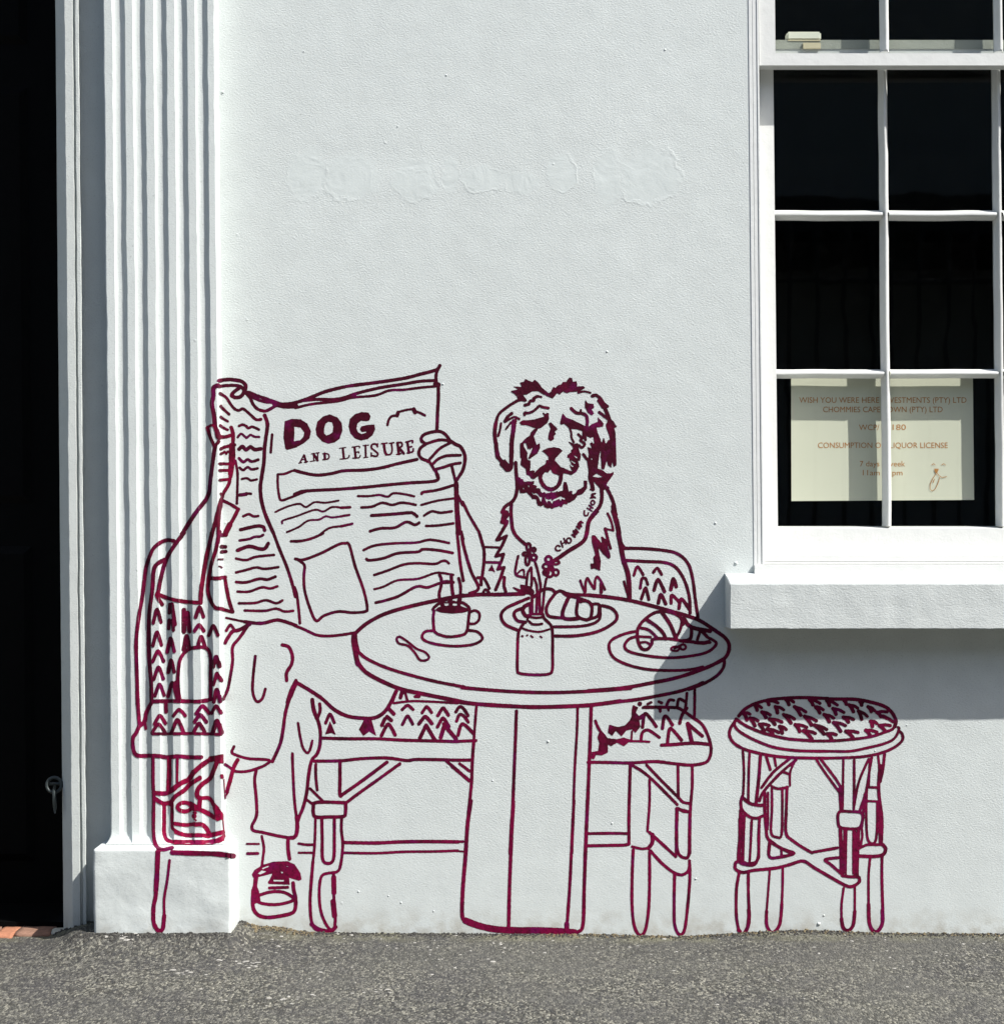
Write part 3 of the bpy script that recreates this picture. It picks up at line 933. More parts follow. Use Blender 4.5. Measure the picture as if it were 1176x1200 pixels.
# ------------------------------------------------------------ across the street (mirrored faintly in the panes)
ob = empty("building", "shaded pale building across the street, mirrored faintly in the dark window panes", "building", loc=(2, -14, 0))
bm = bmesh.new(); wbox(bm, -26, 30, -19, -14, 0, 8.2); bm_obj("facade", bm, M_far, ob)
for i in range(9):
    for z in (1.3, 4.8):
        bm = bmesh.new(); wbox(bm, -22 + i * 5.6, -20.6 + i * 5.6, -13.995, -13.93, z, z + 2.1); bm_obj("window", bm, M_far2, ob)
bm = bmesh.new(); wbox(bm, -26, 30, -13.999, -11.6, 3.5, 3.75); bm_obj("balcony", bm, M_far2, ob)
fe = empty("iron_railing", "dark iron railing with pointed uprights, mirrored faintly in the window", "railing", loc=(2.5, -6, 0))
bm = bmesh.new(); wbox(bm, -0.6, 6.6, -6.25, -5.95, 0, 0.55); bm_obj("plinth", bm, M_far, fe)
bm = bmesh.new(); rod(bm, [(-0.6, -6.1, 2.35), (6.6, -6.1, 2.35)], 0.016); rod(bm, [(-0.6, -6.1, 0.75), (6.6, -6.1, 0.75)], 0.016); bm_obj("crossbars", bm, M_far2, fe)
bm = bmesh.new(); rod(bm, [(0, 0, 0.5), (0, 0, 2.55), (0, 0, 2.60), (0, 0, 2.76)], [0.013, 0.013, 0.03, 0.002], 6)
up0 = bm_obj("upright", bm, M_far2, fe); up0.location = (-0.5, -6.1, 0)
for i in range(1, 46):
    o = up0.copy(); COL.objects.link(o); o.location.x = -0.5 + i * 0.155

# ------------------------------------------------------------ the mural
# strokes traced as brush paths; each part is turned into one clean outline mesh lying on the render
TILES = dict(A=(150,425,6,6), B=(346,425,6,6), C=(542,425,6,6), D=(150,625,6,6), E=(346,625,6,6), F=(542,625,6,6), G=(690,625,6,6),
    H=(150,800,6,6), I=(340,800,6,6), J=(530,800,6,6), K=(690,800,6,6), L=(850,800,5.345,5.345), M=(160,950,6,6), N=(340,940,6,6),
    O=(530,940,3.92,3.92), S=(850,960,6,6), d1=(572,436,12,12), d2=(640,436,12,12), d3=(572,520,12,12), d4=(640,520,12,12),
    d5=(570,600,12,12), d6=(646,600,12,12), c=(480,660,12,12), v=(590,650,12,12), T=(320,470,9.046,9.046), U=(250,540,7.84,7.84),
    V=(180,870,9.233,9.233), W=(690,800,7.35,7.35), X=(850,810,9.8,9.8), Y=(950,810,9.8,9.8))

CELL = 0.5
def catmull(pts, n=5):
    if len(pts) < 3: return pts
    out = []
    q = [pts[0]] + pts + [pts[-1]]
    if pts[0] == pts[-1]: q[0] = pts[-2]; q[-1] = pts[1]
    for i in range(1, len(q) - 2):
        p0, p1, p2, p3 = (np.array(t, float) for t in q[i-1:i+3])
        for k in range(n):
            t = k / n
            out.append(tuple(0.5 * ((2*p1) + (-p0+p2)*t + (2*p0-5*p1+4*p2-p3)*t*t + (-p0+3*p1-3*p2+p3)*t**3)))
    out.append(tuple(pts[-1]))
    return out

class Canvas:
    def __init__(s, x0, y0, x1, y1):
        s.x0, s.y0 = x0, y0
        s.nx = int((x1 - x0) / CELL) + 1; s.ny = int((y1 - y0) / CELL) + 1
        s.f = np.full((s.ny, s.nx), -50.0, np.float32)
    def win(s, xa, ya, xb, yb, pad):
        i0 = max(0, int((xa - pad - s.x0) / CELL)); i1 = min(s.nx, int((xb + pad - s.x0) / CELL) + 2)
        j0 = max(0, int((ya - pad - s.y0) / CELL)); j1 = min(s.ny, int((yb + pad - s.y0) / CELL) + 2)
        X, Y = np.meshgrid(s.x0 + np.arange(i0, i1) * CELL, s.y0 + np.arange(j0, j1) * CELL)
        return slice(j0, j1), slice(i0, i1), X, Y
    def stroke(s, pts, w, taper=True):
        r0 = w / 2
        n = len(pts)
        tot = max(1, n - 1)
        seed = pts[0][0] * 0.37 + pts[0][1] * 0.11
        for k in range(max(1, n - 1)):
            (xa, ya) = pts[k]; (xb, yb) = pts[min(k + 1, n - 1)]
            ra = r0 * (1 + 0.13 * noise.noise(Vector((k * 0.45 + seed, 2, 0)))); rb = r0 * (1 + 0.13 * noise.noise(Vector(((k + 1) * 0.45 + seed, 2, 0))))
            sj, si, X, Y = s.win(min(xa, xb), min(ya, yb), max(xa, xb), max(ya, yb), r0 * 1.3 + 1.5)
            if X.size == 0: continue
            dx, dy = xb - xa, yb - ya
            L2 = dx * dx + dy * dy + 1e-9
            t = np.clip(((X - xa) * dx + (Y - ya) * dy) / L2, 0, 1)
            d = np.hypot(X - xa - t * dx, Y - ya - t * dy)
            s.f[sj, si] = np.maximum(s.f[sj, si], (ra + (rb - ra) * t) - d)
    def poly(s, pts, hole=False):
        P_ = np.array(pts, float)
        sj, si, X, Y = s.win(P_[:,0].min(), P_[:,1].min(), P_[:,0].max(), P_[:,1].max(), 2)
        if X.size == 0: return
        ins = np.zeros(X.shape, bool); dist = np.full(X.shape, 1e9)
        for k in range(len(pts)):
            xa, ya = pts[k]; xb, yb = pts[(k + 1) % len(pts)]
            c = ((ya > Y) != (yb > Y))
            with np.errstate(divide='ignore', invalid='ignore'):
                xi = (xb - xa) * (Y - ya) / (yb - ya if yb != ya else 1e-9) + xa
            ins ^= (c & (X < xi))
            dx, dy = xb - xa, yb - ya
            t = np.clip(((X - xa) * dx + (Y - ya) * dy) / (dx*dx + dy*dy + 1e-9), 0, 1)
            dist = np.minimum(dist, np.hypot(X - xa - t * dx, Y - ya - t * dy))
        sd = np.where(ins, dist, -dist) + (0.25 if not hole else 0.0)
        if hole: s.f[sj, si] = np.minimum(s.f[sj, si], -sd)
        else: s.f[sj, si] = np.maximum(s.f[sj, si], sd)

def parse(text):
    """-> list of (op, width_px, points_px)"""
    ops = []
    ox = oy = 0; sx = sy = 1
    for line in text.strip().splitlines():
        for cmd in line.split(';'):
            cmd = cmd.strip()
            if not cmd: continue
            tk = cmd.split()
            def is_op(t):
                if t[0] in ('F', 'H'): return len(t) > 1 and ',' in t[1]
                if t[0] in ('E', 'C'): return len(t) > 2 and t[2].count(',') == 3
                return False
            while tk and tk[0] in TILES and not is_op(tk):
                ox, oy, sx, sy = TILES[tk[0]]; tk = tk[1:]
            if not tk: continue
            op = 's'
            if tk[0] in ('F', 'H', 'z', 'E', 'C'): 
                op = tk[0]; tk = tk[1:]
            w = 0
            if op in ('s', 'z', 'E', 'C'): w = float(tk[0]) / sx; tk = tk[1:]
            if op == 'E':
                a, b, rx, ry = (float(t) for t in tk[0].split(','))
                pts = [(ox + (a + rx * math.cos(t)) / sx, oy + (b + ry * math.sin(t)) / sy) for t in [2*math.pi*i/20 for i in range(21)]]
                ops.append(('z', w, pts)); continue
            if op == 'C':
                for t in tk:
                    a, b, hw, h = (float(q) for q in t.split(','))
                    pts = [(a - hw, b + h), (a - hw*0.35, b + h*0.22), (a, b), (a + hw*0.4, b + h*0.28), (a + hw, b + h*0.95)]
                    ops.append(('s', w, [(ox + p / sx, oy + q / sy) for p, q in pts]))
                continue
            pts = [(ox + float(t.split(',')[0]) / sx, oy + float(t.split(',')[1]) / sy) for t in tk]
            ops.append((op, w, pts))
    return ops

def build_part(name, text, parent, mat=None, lift=0.0006, label=None, rest_name=None):
    ops = parse(text)
    allp = [p for o in ops for p in o[2]]
    cv = Canvas(min(p[0] for p in allp) - 6, min(p[1] for p in allp) - 6, max(p[0] for p in allp) + 6, max(p[1] for p in allp) + 6)
    for op, w, pts in ops:
        if op == 's': cv.stroke(catmull(pts), w)
        elif op == 'z': cv.stroke(pts, w)
        elif op == 'F': cv.poly(pts)
        elif op == 'H': cv.poly(pts, True)
    f = cv.f
    # brush edge waver
    jj, ii = np.nonzero(np.abs(f) < 2)
    f = f.copy()
    X = cv.x0 + ii * CELL; Y = cv.y0 + jj * CELL
    f[jj, ii] += 0.16 * np.sin(X * 1.9 + 2 * np.sin(Y * 0.7)) * np.sin(Y * 1.6 + 1.5 * np.sin(X * 0.9)) + 0.13
    ins = f > 0
    verts, vid, faces = [], {}, []
    def wp(x, y):
        p, side = relief(x, y)
        p = p + lift + (0.0006 if 0 < p < BASEP - 0.012 else 0)
        q = P(x, y, p)
        return (q[0] + (0.0012 if side else 0.0), q[1], q[2])
    def gv(j, i):
        k = (j, i, 0)
        if k not in vid:
            vid[k] = len(verts); verts.append(wp(cv.x0 + i * CELL, cv.y0 + j * CELL))
        return vid[k]
    def ev(j, i, horiz):
        k = (j, i, 1 if horiz else 2)
        if k not in vid:
            a = f[j, i]; b = f[j, i+1] if horiz else f[j+1, i]
            t = float(a / (a - b))
            t = min(0.98, max(0.02, t))
            vid[k] = len(verts)
            verts.append(wp(cv.x0 + (i + (t if horiz else 0)) * CELL, cv.y0 + (j + (0 if horiz else t)) * CELL))
        return vid[k]
    code = ins[:-1,:-1].astype(int) + 2*ins[:-1,1:] + 4*ins[1:,1:] + 8*ins[1:,:-1]
    full = code == 15
    # merge full cells horizontally in short runs where the wall is flat
    for j in range(full.shape[0]):
        row = np.nonzero(code[j])[0]
        if len(row) == 0: continue
        y = cv.y0 + j * CELL
        i_run = None
        for i in row:
            i = int(i)
            c = int(code[j, i])
            if c == 15:
                faces.append((gv(j,i), gv(j+1,i), gv(j+1,i+1), gv(j,i+1)))
            else:
                a, b, d, e = c & 1, c & 2, c & 4, c & 8      # tl tr br bl
                loop = []
                if a: loop.append(gv(j, i))
                if bool(a) != bool(b): loop.append(ev(j, i, True))
                if b: loop.append(gv(j, i+1))
                if bool(b) != bool(d): loop.append(ev(j, i+1, False))
                if d: loop.append(gv(j+1, i+1))
                if bool(d) != bool(e): loop.append(ev(j+1, i, True))
                if e: loop.append(gv(j+1, i))
                if bool(e) != bool(a): loop.append(ev(j, i, False))
                if len(loop) >= 3: faces.append(tuple(loop[::-1]))
    # separate brush marks become objects of their own
    par = list(range(len(verts)))
    def find(a):
        while par[a] != a:
            par[a] = par[par[a]]; a = par[a]
        return a
    for fc in faces:
        r = find(fc[0])
        for q in fc[1:]:
            s_ = find(q)
            if s_ != r: par[s_] = r
    comp = {}
    for fc in faces: comp.setdefault(find(fc[0]), []).append(fc)
    comps = sorted(comp.values(), key=len, reverse=True)
    main = comps[0]
    rest = []
    for c_ in comps[1:]:
        if len(c_) < 25: main = main + c_
        else: rest.append(c_)
    def emit(nm, fs, par_):
        ids = {}; vs = []; out = []
        for fc in fs:
            t = []
            for q in fc:
                if q not in ids: ids[q] = len(vs); vs.append(verts[q])
                t.append(ids[q])
            out.append(tuple(t))
        return mesh_obj(nm, vs, out, mat or M_mural, par_)
    o = emit(name, main, parent)
    if label: o["label"] = label
    for c_ in rest:
        emit(rest_name or name, c_, o if rest_name else parent)
    return o

mural = empty("mural", "maroon line mural of a newspaper reader and a shaggy dog at a round cafe table", "mural", loc=P(600, 760, 0))
_k = [0]
def part(name, text, parent=None, mat=None, label=None):
    _k[0] += 1
    rest = None
    if parent is None: rest = "brush_stroke"
    return build_part(name, text, parent or mural, mat, 0.00022 + 0.000016 * _k[0], label, rest)

paper = part("painted_newspaper", """
A 26 640,125 700,118 740,120 800,132 828,165 815,205 795,235 760,245 728,230 745,205 785,175; 22 640,165 700,160 760,160 800,172 815,200
30 630,160 602,175 600,235 590,290 605,370 612,440 630,500 640,525
24 820,208 860,212 900,230 960,250 1030,275 1090,292 1176,282; 22 830,215 860,250 878,290 910,325 960,340 1000,325 1040,300; 20 850,225 900,255 960,275 1030,280
34 1030,290 1100,305 1180,303
20 645,215 690,245 720,290 750,325 780,335 810,325 860,365 900,400 935,398
20 650,305 680,335 710,362; 18 650,380 675,398 700,412; 18 645,440 675,460 700,472
18 755,690 770,780 768,900 765,990
18 1013,505 1008,570 1003,630
26 960,370 980,430 970,520 960,600 955,700 940,800 930,880 940,980 970,1080 1020,1195
D 22 1020,-10 1060,100 1110,220 1150,340 1176,445; E 20 -5,380 10,430 22,520 32,632
U 22 1186,95 1080,115 960,130 840,110 740,90 660,118 592,125
U 22 592,125 590,200 600,300 622,362 700,340 860,280 1000,265 1180,258
B 22 -5,757 60,775 150,790 250,780 340,760 480,755 600,740 720,710 855,680; 22 -5,925 20,915 70,902 300,890 480,876 640,860 800,845 960,835 1005,815 988,765
24 -5,282 60,262 130,235 220,200 370,165 560,140 760,110 880,80 990,50 1015,20; 22 60,265 150,258 300,255 450,210 600,175 760,150 880,130 990,125
18 0,318 120,290 300,270 400,245 560,230 660,195 760,190 880,175 990,165; 22 1012,25 990,80 990,140; 34 985,150 1005,155; 24 1005,150 1005,250 1000,340 995,470
34 1130,850 1133,950 1138,1080 1145,1200; E 22 1137,-5 1150,120 1160,220 1180,332
E 20 0,180 60,185 180,140 300,80 350,70 380,85 420,230 480,400 505,520 490,550 400,558 300,550 200,580 145,615 100,520 65,400 60,300 65,230 40,200 10,180
D 16 690,595 760,610 820,622
""", label="painted newspaper sheet held open")
part("headline_letter", """
T F 125,215 200,190 290,195 360,240 398,320 385,390 330,440 240,490 150,515 130,500 112,380; H 222,270 290,280 330,330 320,380 285,415 220,425 225,340
F 600,143 680,175 725,235 732,310 700,400 650,435 585,450 520,425 465,365 453,300 470,220 530,165; H 585,218 625,225 638,270 632,330 600,352 565,365 540,340 540,290 555,240
F 940,118 1010,125 1030,160 1020,200 990,210 930,205 890,235 880,290 900,335 940,352 980,340 1000,318 940,325 922,300 935,270 1000,255 1070,250 1078,300 1050,360 1000,400 930,415 870,395 820,340 802,270 815,190 870,140
""", paper)
part("subheading_letter", """
T 14 285,652 325,570 ; 24 328,575 350,645; 12 305,622 342,615; 10 272,658 305,652; 10 330,652 368,642
12 425,560 432,632; 26 430,560 470,628; 12 474,552 472,620; 10 405,560 440,554; 10 392,640 445,632; 10 455,550 488,546
24 545,555 548,615; 14 545,555 580,562 595,587 580,612 548,618; 10 525,558 550,552; 10 528,622 560,618
24 738,500 750,605; 10 703,500 768,492; 12 710,615 790,605 808,575; 24 862,490 875,600; 12 838,488 910,478 914,495; 12 870,545 905,538 908,550; 12 845,605 910,600 924,575; 20 978,470 982,592; 10 955,472 1012,466; 10 960,600 1004,594
B 13 575,585 565,572 540,575 535,598 560,620 580,640 570,658 535,652; z 10 578,570 578,592; z 10 534,635 534,658
18 622,572 630,625 640,645; 12 635,645 665,645 680,620 676,568; 10 605,570 645,565; 10 662,567 692,562
18 718,565 728,642; 13 715,562 745,562 750,585 725,600; 18 730,600 762,638; 10 712,645 742,640
18 788,558 798,632; 12 778,558 822,548 823,562; 12 795,595 818,590; 12 788,635 825,625 828,605
17 648,438 655,405 675,378 700,372 718,370; z 26 715,372 722,350; 16 720,348 780,332 835,325; z 30 832,328 842,348; 18 845,345 875,352 910,370
""", paper)
part("text_line", """
A 18 780,445 805,435 830,445 845,460 870,450 895,458 920,470; 16 770,525 795,500 825,522 835,528 860,508 890,520 922,522; 26 780,608 805,590 830,612 860,592 890,610 935,605
20 780,672 810,698 840,680 870,695 915,682; 18 785,738 810,755 840,735 870,750 910,743; 16 800,818 835,812 865,828 905,820; 24 785,930 830,925; 16 830,918 865,922; 18 810,1080 850,1065 880,1080 915,1078; 24 790,1175 850,1160 910,1148 950,1155 960,1178
D 18 785,50 850,40 890,25 930,22 950,10; 26 770,120 850,92 920,108 960,108 985,72; 18 760,178 830,188 900,165 1025,152; 18 760,275 830,258 900,240 960,250 1055,238; 20 760,343 830,345 920,320 980,325 1035,305
18 770,410 850,410 940,380 1000,388 1050,372; 18 780,492 890,490 970,470 1040,492 1085,472; 18 820,543 960,545 1040,530 1100,550 1160,545
26 658,12 690,12; 26 655,93 685,95; 24 655,130 688,128; 12 635,183 665,182; 10 640,232 658,240
U 18 570,470 680,420 790,395 850,425 930,380 1030,385 1150,365; 18 632,575 640,548 760,510 930,450 1010,465 1090,425 1176,430 ; 18 675,655 780,610 870,550 970,540 1030,510 1090,520 1176,510; 20 715,740 800,740 940,700 1060,620 1176,600
B 18 320,1020 385,1016; 16 320,1080 380,1070; 18 322,1150 400,1133
16 440,938 520,938 590,930 650,942 690,918 770,925 835,940; 18 465,1018 540,1012 610,985 680,1000 740,985 800,990 845,1000; 22 535,1075 680,1065 800,1055 830,1060 855,1080; 20 525,1185 600,1165 700,1160 780,1120 840,1140 870,1125
20 888,922 900,910 1000,895 1110,862; 16 885,1000 1000,970 1110,955; 18 905,1075 960,1045 1020,1055 1100,1045; 18 920,1148 1000,1145 1110,1130
E 18 -30,56 60,50 130,30 195,0; 18 480,118 560,85 700,70 850,65 950,45 1080,68; 20 500,180 520,190 620,175 720,140 860,130 900,112 1010,120 1105,138; 18 555,293 640,265 760,220 860,210 980,215 1030,195 1060,195 1078,210
16 555,393 620,375 720,330 860,320 980,280 1040,280 1110,292; 20 565,488 640,470 730,440 850,375 930,380 1020,350 1110,345
""", paper)

person = part("painted_reader", """
E 20 -8,648 60,675 150,715 240,722 340,712 425,697; D 24 820,622 900,632 960,630 1040,610 1100,620 1180,648
D 26 855,640 780,680 735,690 705,730 682,770; 22 840,655 780,740 735,800 735,900 720,1000 700,1100 668,1165
20 895,865 885,950 875,1080 885,1150 910,1185 945,1160 965,1095; 24 1085,785 1130,800 1155,860 1150,920 1115,980 1115,1035
24 1180,1035 1140,1120 1120,1190; H 24 1176,20 1130,130 1105,220 1090,330 1070,430 1015,555
H 20 745,450 730,490 760,510 850,535 990,545 965,580 890,610 830,625 760,625 720,600 680,575
H 22 900,620 890,690 900,800 905,920 890,970 872,1005 880,1040 950,1055 1060,1080 1150,1092 1176,1078
I 20 15,500 20,650 30,830 45,950; 28 45,940 50,1000 45,1060 28,1088 0,1092; 28 155,120 165,190 188,250; 24 190,250 210,330 210,430 190,500 150,550 130,650 115,780 90,880 65,940 50,985; 22 207,150 210,200 192,250
18 55,285 70,380 90,460 120,495 140,470 155,410; 26 45,0 130,50 220,110 310,190 400,235 500,250 580,250 640,225 690,170 745,60; 22 45,0 20,60 5,100
""", label="painted cross-legged reader hidden behind the newspaper")
part("trouser_stroke", "H 28 770,545 742,600 715,700 695,765; F 675,790 710,770 690,800 680,820", person, M_mural_red)
part("sleeve", """
A 28 612,590 598,680 580,820 570,910 545,970; 30 548,965 480,1050 420,1140 380,1205; D 28 395,-5 330,80 280,160 250,240 228,330 212,420
""", person)
part("jacket_hem", """
D 26 212,410 205,440 240,500; 26 215,430 300,462 400,480 510,488; 30 590,0 560,130 540,230 525,330 515,400 510,488; 26 640,-10 620,110 590,200 570,300 562,400 580,470 610,520 650,530
26 570,316 645,316; 22 650,310 685,308; 26 680,310 695,400 712,480 735,552; 24 655,530 700,545 735,553
""", person, M_mural_red)
part("left_hand", """
A 18 560,455 585,440 605,445 618,480 625,520 640,535; 24 558,455 580,530 610,590; 22 610,590 635,555; 26 725,455 738,500 738,580 742,650 735,720 722,800
30 725,580 722,720 718,780; 24 640,520 680,522 725,510; 22 650,605 690,590 750,578; 18 650,640 680,628; 16 700,625 690,640; 20 645,710 720,712; 20 645,757 720,757; 20 645,825 715,820
24 735,700 725,740 715,830 700,870 670,920 655,970; 28 655,960 635,1040 615,1120 590,1200; 20 655,1000 640,1060 632,1200; 18 650,920 660,930
22 655,965 720,995 775,1030; 26 775,1030 745,1090 710,1150; 40 715,1140 685,1200
""", person, M_mural_red)
part("right_hand", """
B 22 890,555 885,530 915,500 1000,482 1050,500 1090,550; 22 890,550 915,572; 20 920,570 1000,545 1060,545 1105,560; 22 920,570 880,600 868,640 890,675 935,690; 20 930,695 970,650 1020,600 1095,560
20 935,690 955,715 978,755; 20 960,720 1000,680 1060,655 1160,650; 20 978,752 1040,735 1100,715 1160,705; 24 1090,550 1130,575 1160,590 1188,640 1192,690 1175,760 1130,830
20 1100,730 1115,790 1130,850; 20 985,755 995,790 1005,815
20 1140,1000 1150,1100 1160,1200; E 22 1165,-10 1178,40; F 22 -5,30 15,120 60,270 112,385 50,422
B 20 1140,930 1176,1000; C 20 0,980 50,1080 115,1190; F 22 115,-10 135,60 150,120 150,200 135,320
""", person)
part("shoe", """
M 18 880,180 895,260 890,320 880,395; 26 1065,200 1065,270 1075,340
F 820,470 812,450 830,420 885,385 960,362 1060,358 1110,380 1150,440 1158,485 1140,492 1070,470 1075,520 930,515 925,505 940,480 960,440 900,455 860,465; H 850,445 880,420 920,428 880,452; H 1010,425 1035,435 1020,445; H 1030,388 1070,400 1060,390; H 960,486 1038,488 1034,500 962,499; H 900,470 925,450 930,462; H 880,405 935,385 925,398 885,415
z 8 860,460 980,400; 20 935,545 1062,540; 30 840,470 830,560 830,640; 26 820,560 816,640 825,700 860,738 920,752 1010,742 1090,722 1115,690 1118,620 1105,560 1100,510; 22 850,600 930,575 1000,570 1060,585 1105,625 1050,650 970,662 890,655 850,640
F 830,500 860,570 870,640 820,640 815,540
""", person)
part("raised_shoe", """
V 58 620,180 720,180; F 640,150 748,130 750,225 700,225; 50 540,235 610,190 690,180; 50 400,370 460,300 550,225; 50 200,510 300,440 380,400 430,320; 46 0,545 100,555 170,540 240,490
44 0,600 100,660 180,650; 46 180,670 230,590 330,520 400,450 500,385; 48 690,200 650,300 610,390 530,450 480,510 470,580 500,610 495,700
40 495,608 600,605 650,680; F 620,620 700,700 748,780 750,830 690,850 640,830 600,800 480,740 460,700 540,720 600,750 660,790; H 610,770 650,775 670,792
E 42 335,700,75,48; F 395,640 470,680 500,740 440,745 400,730; z 20 430,760 460,765; E 30 438,800,12,12; z 18 440,835 458,845
34 200,670 200,900 225,950 300,990; 40 230,880 340,895 440,885; 46 440,890 520,890 570,930 595,975; 44 240,970 350,1005 500,1005 600,1015; 48 600,1010 680,990 745,975
40 115,665 115,850 115,980 150,1060 250,1085; 50 230,1080 400,1082 600,1080 700,1060 755,1030; F 690,1040 770,1000 765,1060 700,1090; z 10 745,830 762,1000; 30 735,360 740,380; z 8 757,400 765,560
""", person, M_mural_red)

bench = part("painted_bench", """
D 26 320,52 270,48 220,70 170,120 130,230 115,330 100,450 75,600 58,760 60,900 65,1050 67,1200; 28 255,185 200,220 180,270 170,400 150,560 145,750 150,900 162,1050 165,1175
24 365,1170 350,1060 355,960 370,880 420,820 500,800 560,815 580,880 580,1000 580,1160
H 26 165,132 250,130 380,130 500,132 600,115; 28 165,140 130,210 118,270 90,300; 26 65,0 70,150 80,290; 28 85,290 60,350 35,390 35,460 60,510 130,515 200,515 280,525 350,518 430,525 515,525; 18 120,290 125,325; 20 170,360 300,360 420,358 540,360 650,365
I 22 225,390 400,395 600,395 800,405 1000,410 1180,415; J 22 -5,415 165,408; I 22 170,552 350,550 500,535 680,530 820,548 900,540 1180,545; J 22 0,545 140,545
I 16 730,145 800,135 900,130 1100,140 1176,145; 16 745,70 720,140; z 26 790,55 775,105; z 18 805,60 825,130; z 22 878,98 905,98
G 22 245,105 400,108 560,125 640,155 700,220 730,330 745,450 765,590; 22 260,190 400,198 530,205 610,240 670,330 705,450 710,560
F 16 150,95 255,100; 18 150,203 255,205
K 22 -5,560 150,562 300,565 460,555 600,570 700,580 770,575 830,555 855,500 855,440 830,360 790,290 720,240 640,185 580,175 390,172; 24 510,440 600,435 740,425 845,435; 20 742,40 742,130 740,240
""", label="painted wicker bench behind the table")
part("weave_mark", """
D C 24 205,535,27,95 205,695,30,95 212,828,38,75 215,942,33,85 222,1062,32,80; C 26 300,740,24,95 303,893,20,85 312,1052,30,95; z 24 293,500 290,560; z 24 290,610 285,670; z 28 308,500 330,640; z 26 315,610 318,680
z 32 393,540 393,690; z 28 420,560 432,690; C 28 412,722,20,95; C 26 503,520,27,70 500,645,32,42 515,727,26,75; C 24 600,650,32,68; C 28 620,868,22,70; z 24 600,1065 625,985 655,1035 630,1000; C 28 625,1100,22,85; C 20 720,645,30,40
z 34 340,1050 350,1160
H z 26 265,140 268,205; C 24 225,232,38,58 215,292,45,60 360,190,42,45; C 26 348,262,42,90; C 26 525,165,45,52 508,228,42,50 500,288,38,60; C 24 620,165,32,50; C 32 625,270,30,85
I C 22 280,222,30,62; F 248,362 280,275 318,365 290,352; F 520,262 570,262 602,372 555,342 515,372 485,330; z 26 690,180 728,220; z 26 680,240 710,265; z 26 665,255 645,300; C 24 690,292,48,80
C 22 825,160,38,30 825,235,36,60 960,170,33,42; C 26 950,240,45,50; z 26 912,390 955,300 1015,400; C 24 1075,180,37,52 1075,250,40,62; z 28 1058,385 1085,300 1165,395; z 26 1080,290 1100,310
J 22 25,205 50,170 80,185 110,232; 22 30,270 50,225 80,235 112,278; 24 40,370 60,300 90,300 150,360; z 24 0,365 28,398
G 20 315,295 340,235 380,290; 20 452,275 480,245 510,290; 20 360,385 372,320 398,320 412,360; 24 457,400 485,325 530,410; 26 575,395 592,320 613,375; 22 368,460 392,392 402,392 420,465; 24 487,490 505,430 538,495; 22 577,492 582,435 636,485; 24 632,528 650,462 710,540
F F 182,262 205,222 226,272 205,262; 20 105,312 150,318 188,388; z 22 130,315 130,362; 18 145,415 160,395 185,415
W 28 460,385 480,268 530,310 578,378; 26 448,490 460,430 500,408 540,425 605,472; 28 632,395 645,300 672,298 718,365; 28 675,520 690,412 715,402 795,495; 28 780,350 800,280 842,220; 34 850,355 882,500; 30 855,360 975,460
F 600,160 635,170 615,185; z 24 600,165 625,175; 26 668,195 690,152 728,152; 26 760,195 775,142 828,165; 24 842,92 838,150 828,225; z 26 610,215 612,248; z 20 680,225 684,240
""", bench)
part("bench_leg", """
H 26 175,530 175,700 180,800 178,950 180,1080 200,1150 240,1175 310,1162; 16 345,540 345,700; 28 288,530 292,640 285,760
M 24 150,285 148,400 140,520; 28 140,500 135,600 120,680 120,780 140,830 160,845 185,830 195,740; 18 195,740 195,620 215,500 225,420 232,350; 34 150,290 145,430 137,560
34 252,295 400,300 560,305 678,320; 14 775,235 860,235; 20 780,303 852,302
N 18 60,292 110,300 165,300; 16 60,357 160,357; I 20 180,575 180,660 190,755; 24 350,560 350,680 350,790 380,778 520,680 680,560; 22 395,845 480,780 620,680 770,572; 24 160,850 220,840 390,845; 24 165,850 162,910 180,945 270,945 370,942 388,920 390,860
18 140,745 225,830; 18 110,820 165,860; N 18 178,110 172,300 160,420; 22 160,420 145,600 140,720 150,840 180,895 225,900; 22 222,110 225,250 228,400 265,432 305,400 310,250 310,110; 20 362,110 360,200 370,300 355,440 330,490 270,500 222,520 205,600 208,720 225,800 258,870 290,900 312,880 318,780 308,700 305,510
z 34 306,530 308,640; z 36 302,700 312,800; 28 150,860 200,895 280,910 318,880; 24 385,285 600,288 780,280 960,278 1180,280; 18 380,357 600,360 800,350 1000,348 1176,342
J 18 0,1120 75,1118; 12 0,1185 80,1188; 24 0,590 60,640 118,690; 20 50,570 120,622; I 22 1095,550 1180,620
K 22 290,580 285,750 280,950 280,1110 265,1140 150,1145 -15,1148; 20 -15,1062 150,1060 270,1062; 18 425,685 425,850 410,1045; 20 310,585 420,660 620,858; 20 405,580 500,680 620,800 660,840 710,850; 20 625,585 627,800; 20 725,585 725,730 712,900 708,1200
22 625,885 665,905 710,908; 24 618,890 615,1050 615,1200; O 12 825,205 870,215 905,210; 18 918,150 918,185 900,212; 14 905,140 960,190 1025,250; 14 910,225 960,280 1010,320 1050,335 1080,320 1090,290
14 830,220 825,350 825,480 835,570 860,612 885,590 900,500 905,380 905,230; 14 1030,30 1028,150 1035,230 1060,255 1085,245 1088,150 1090,50; 10 1035,30 1090,45; 14 1020,330 1018,450 1020,560 1040,608 1065,590 1080,480 1090,350 1088,270
""", bench)
part("leg_wrap", """
V 20 262,180 258,340 255,430; 46 170,180 168,340 160,520
""", bench, M_mural_red)

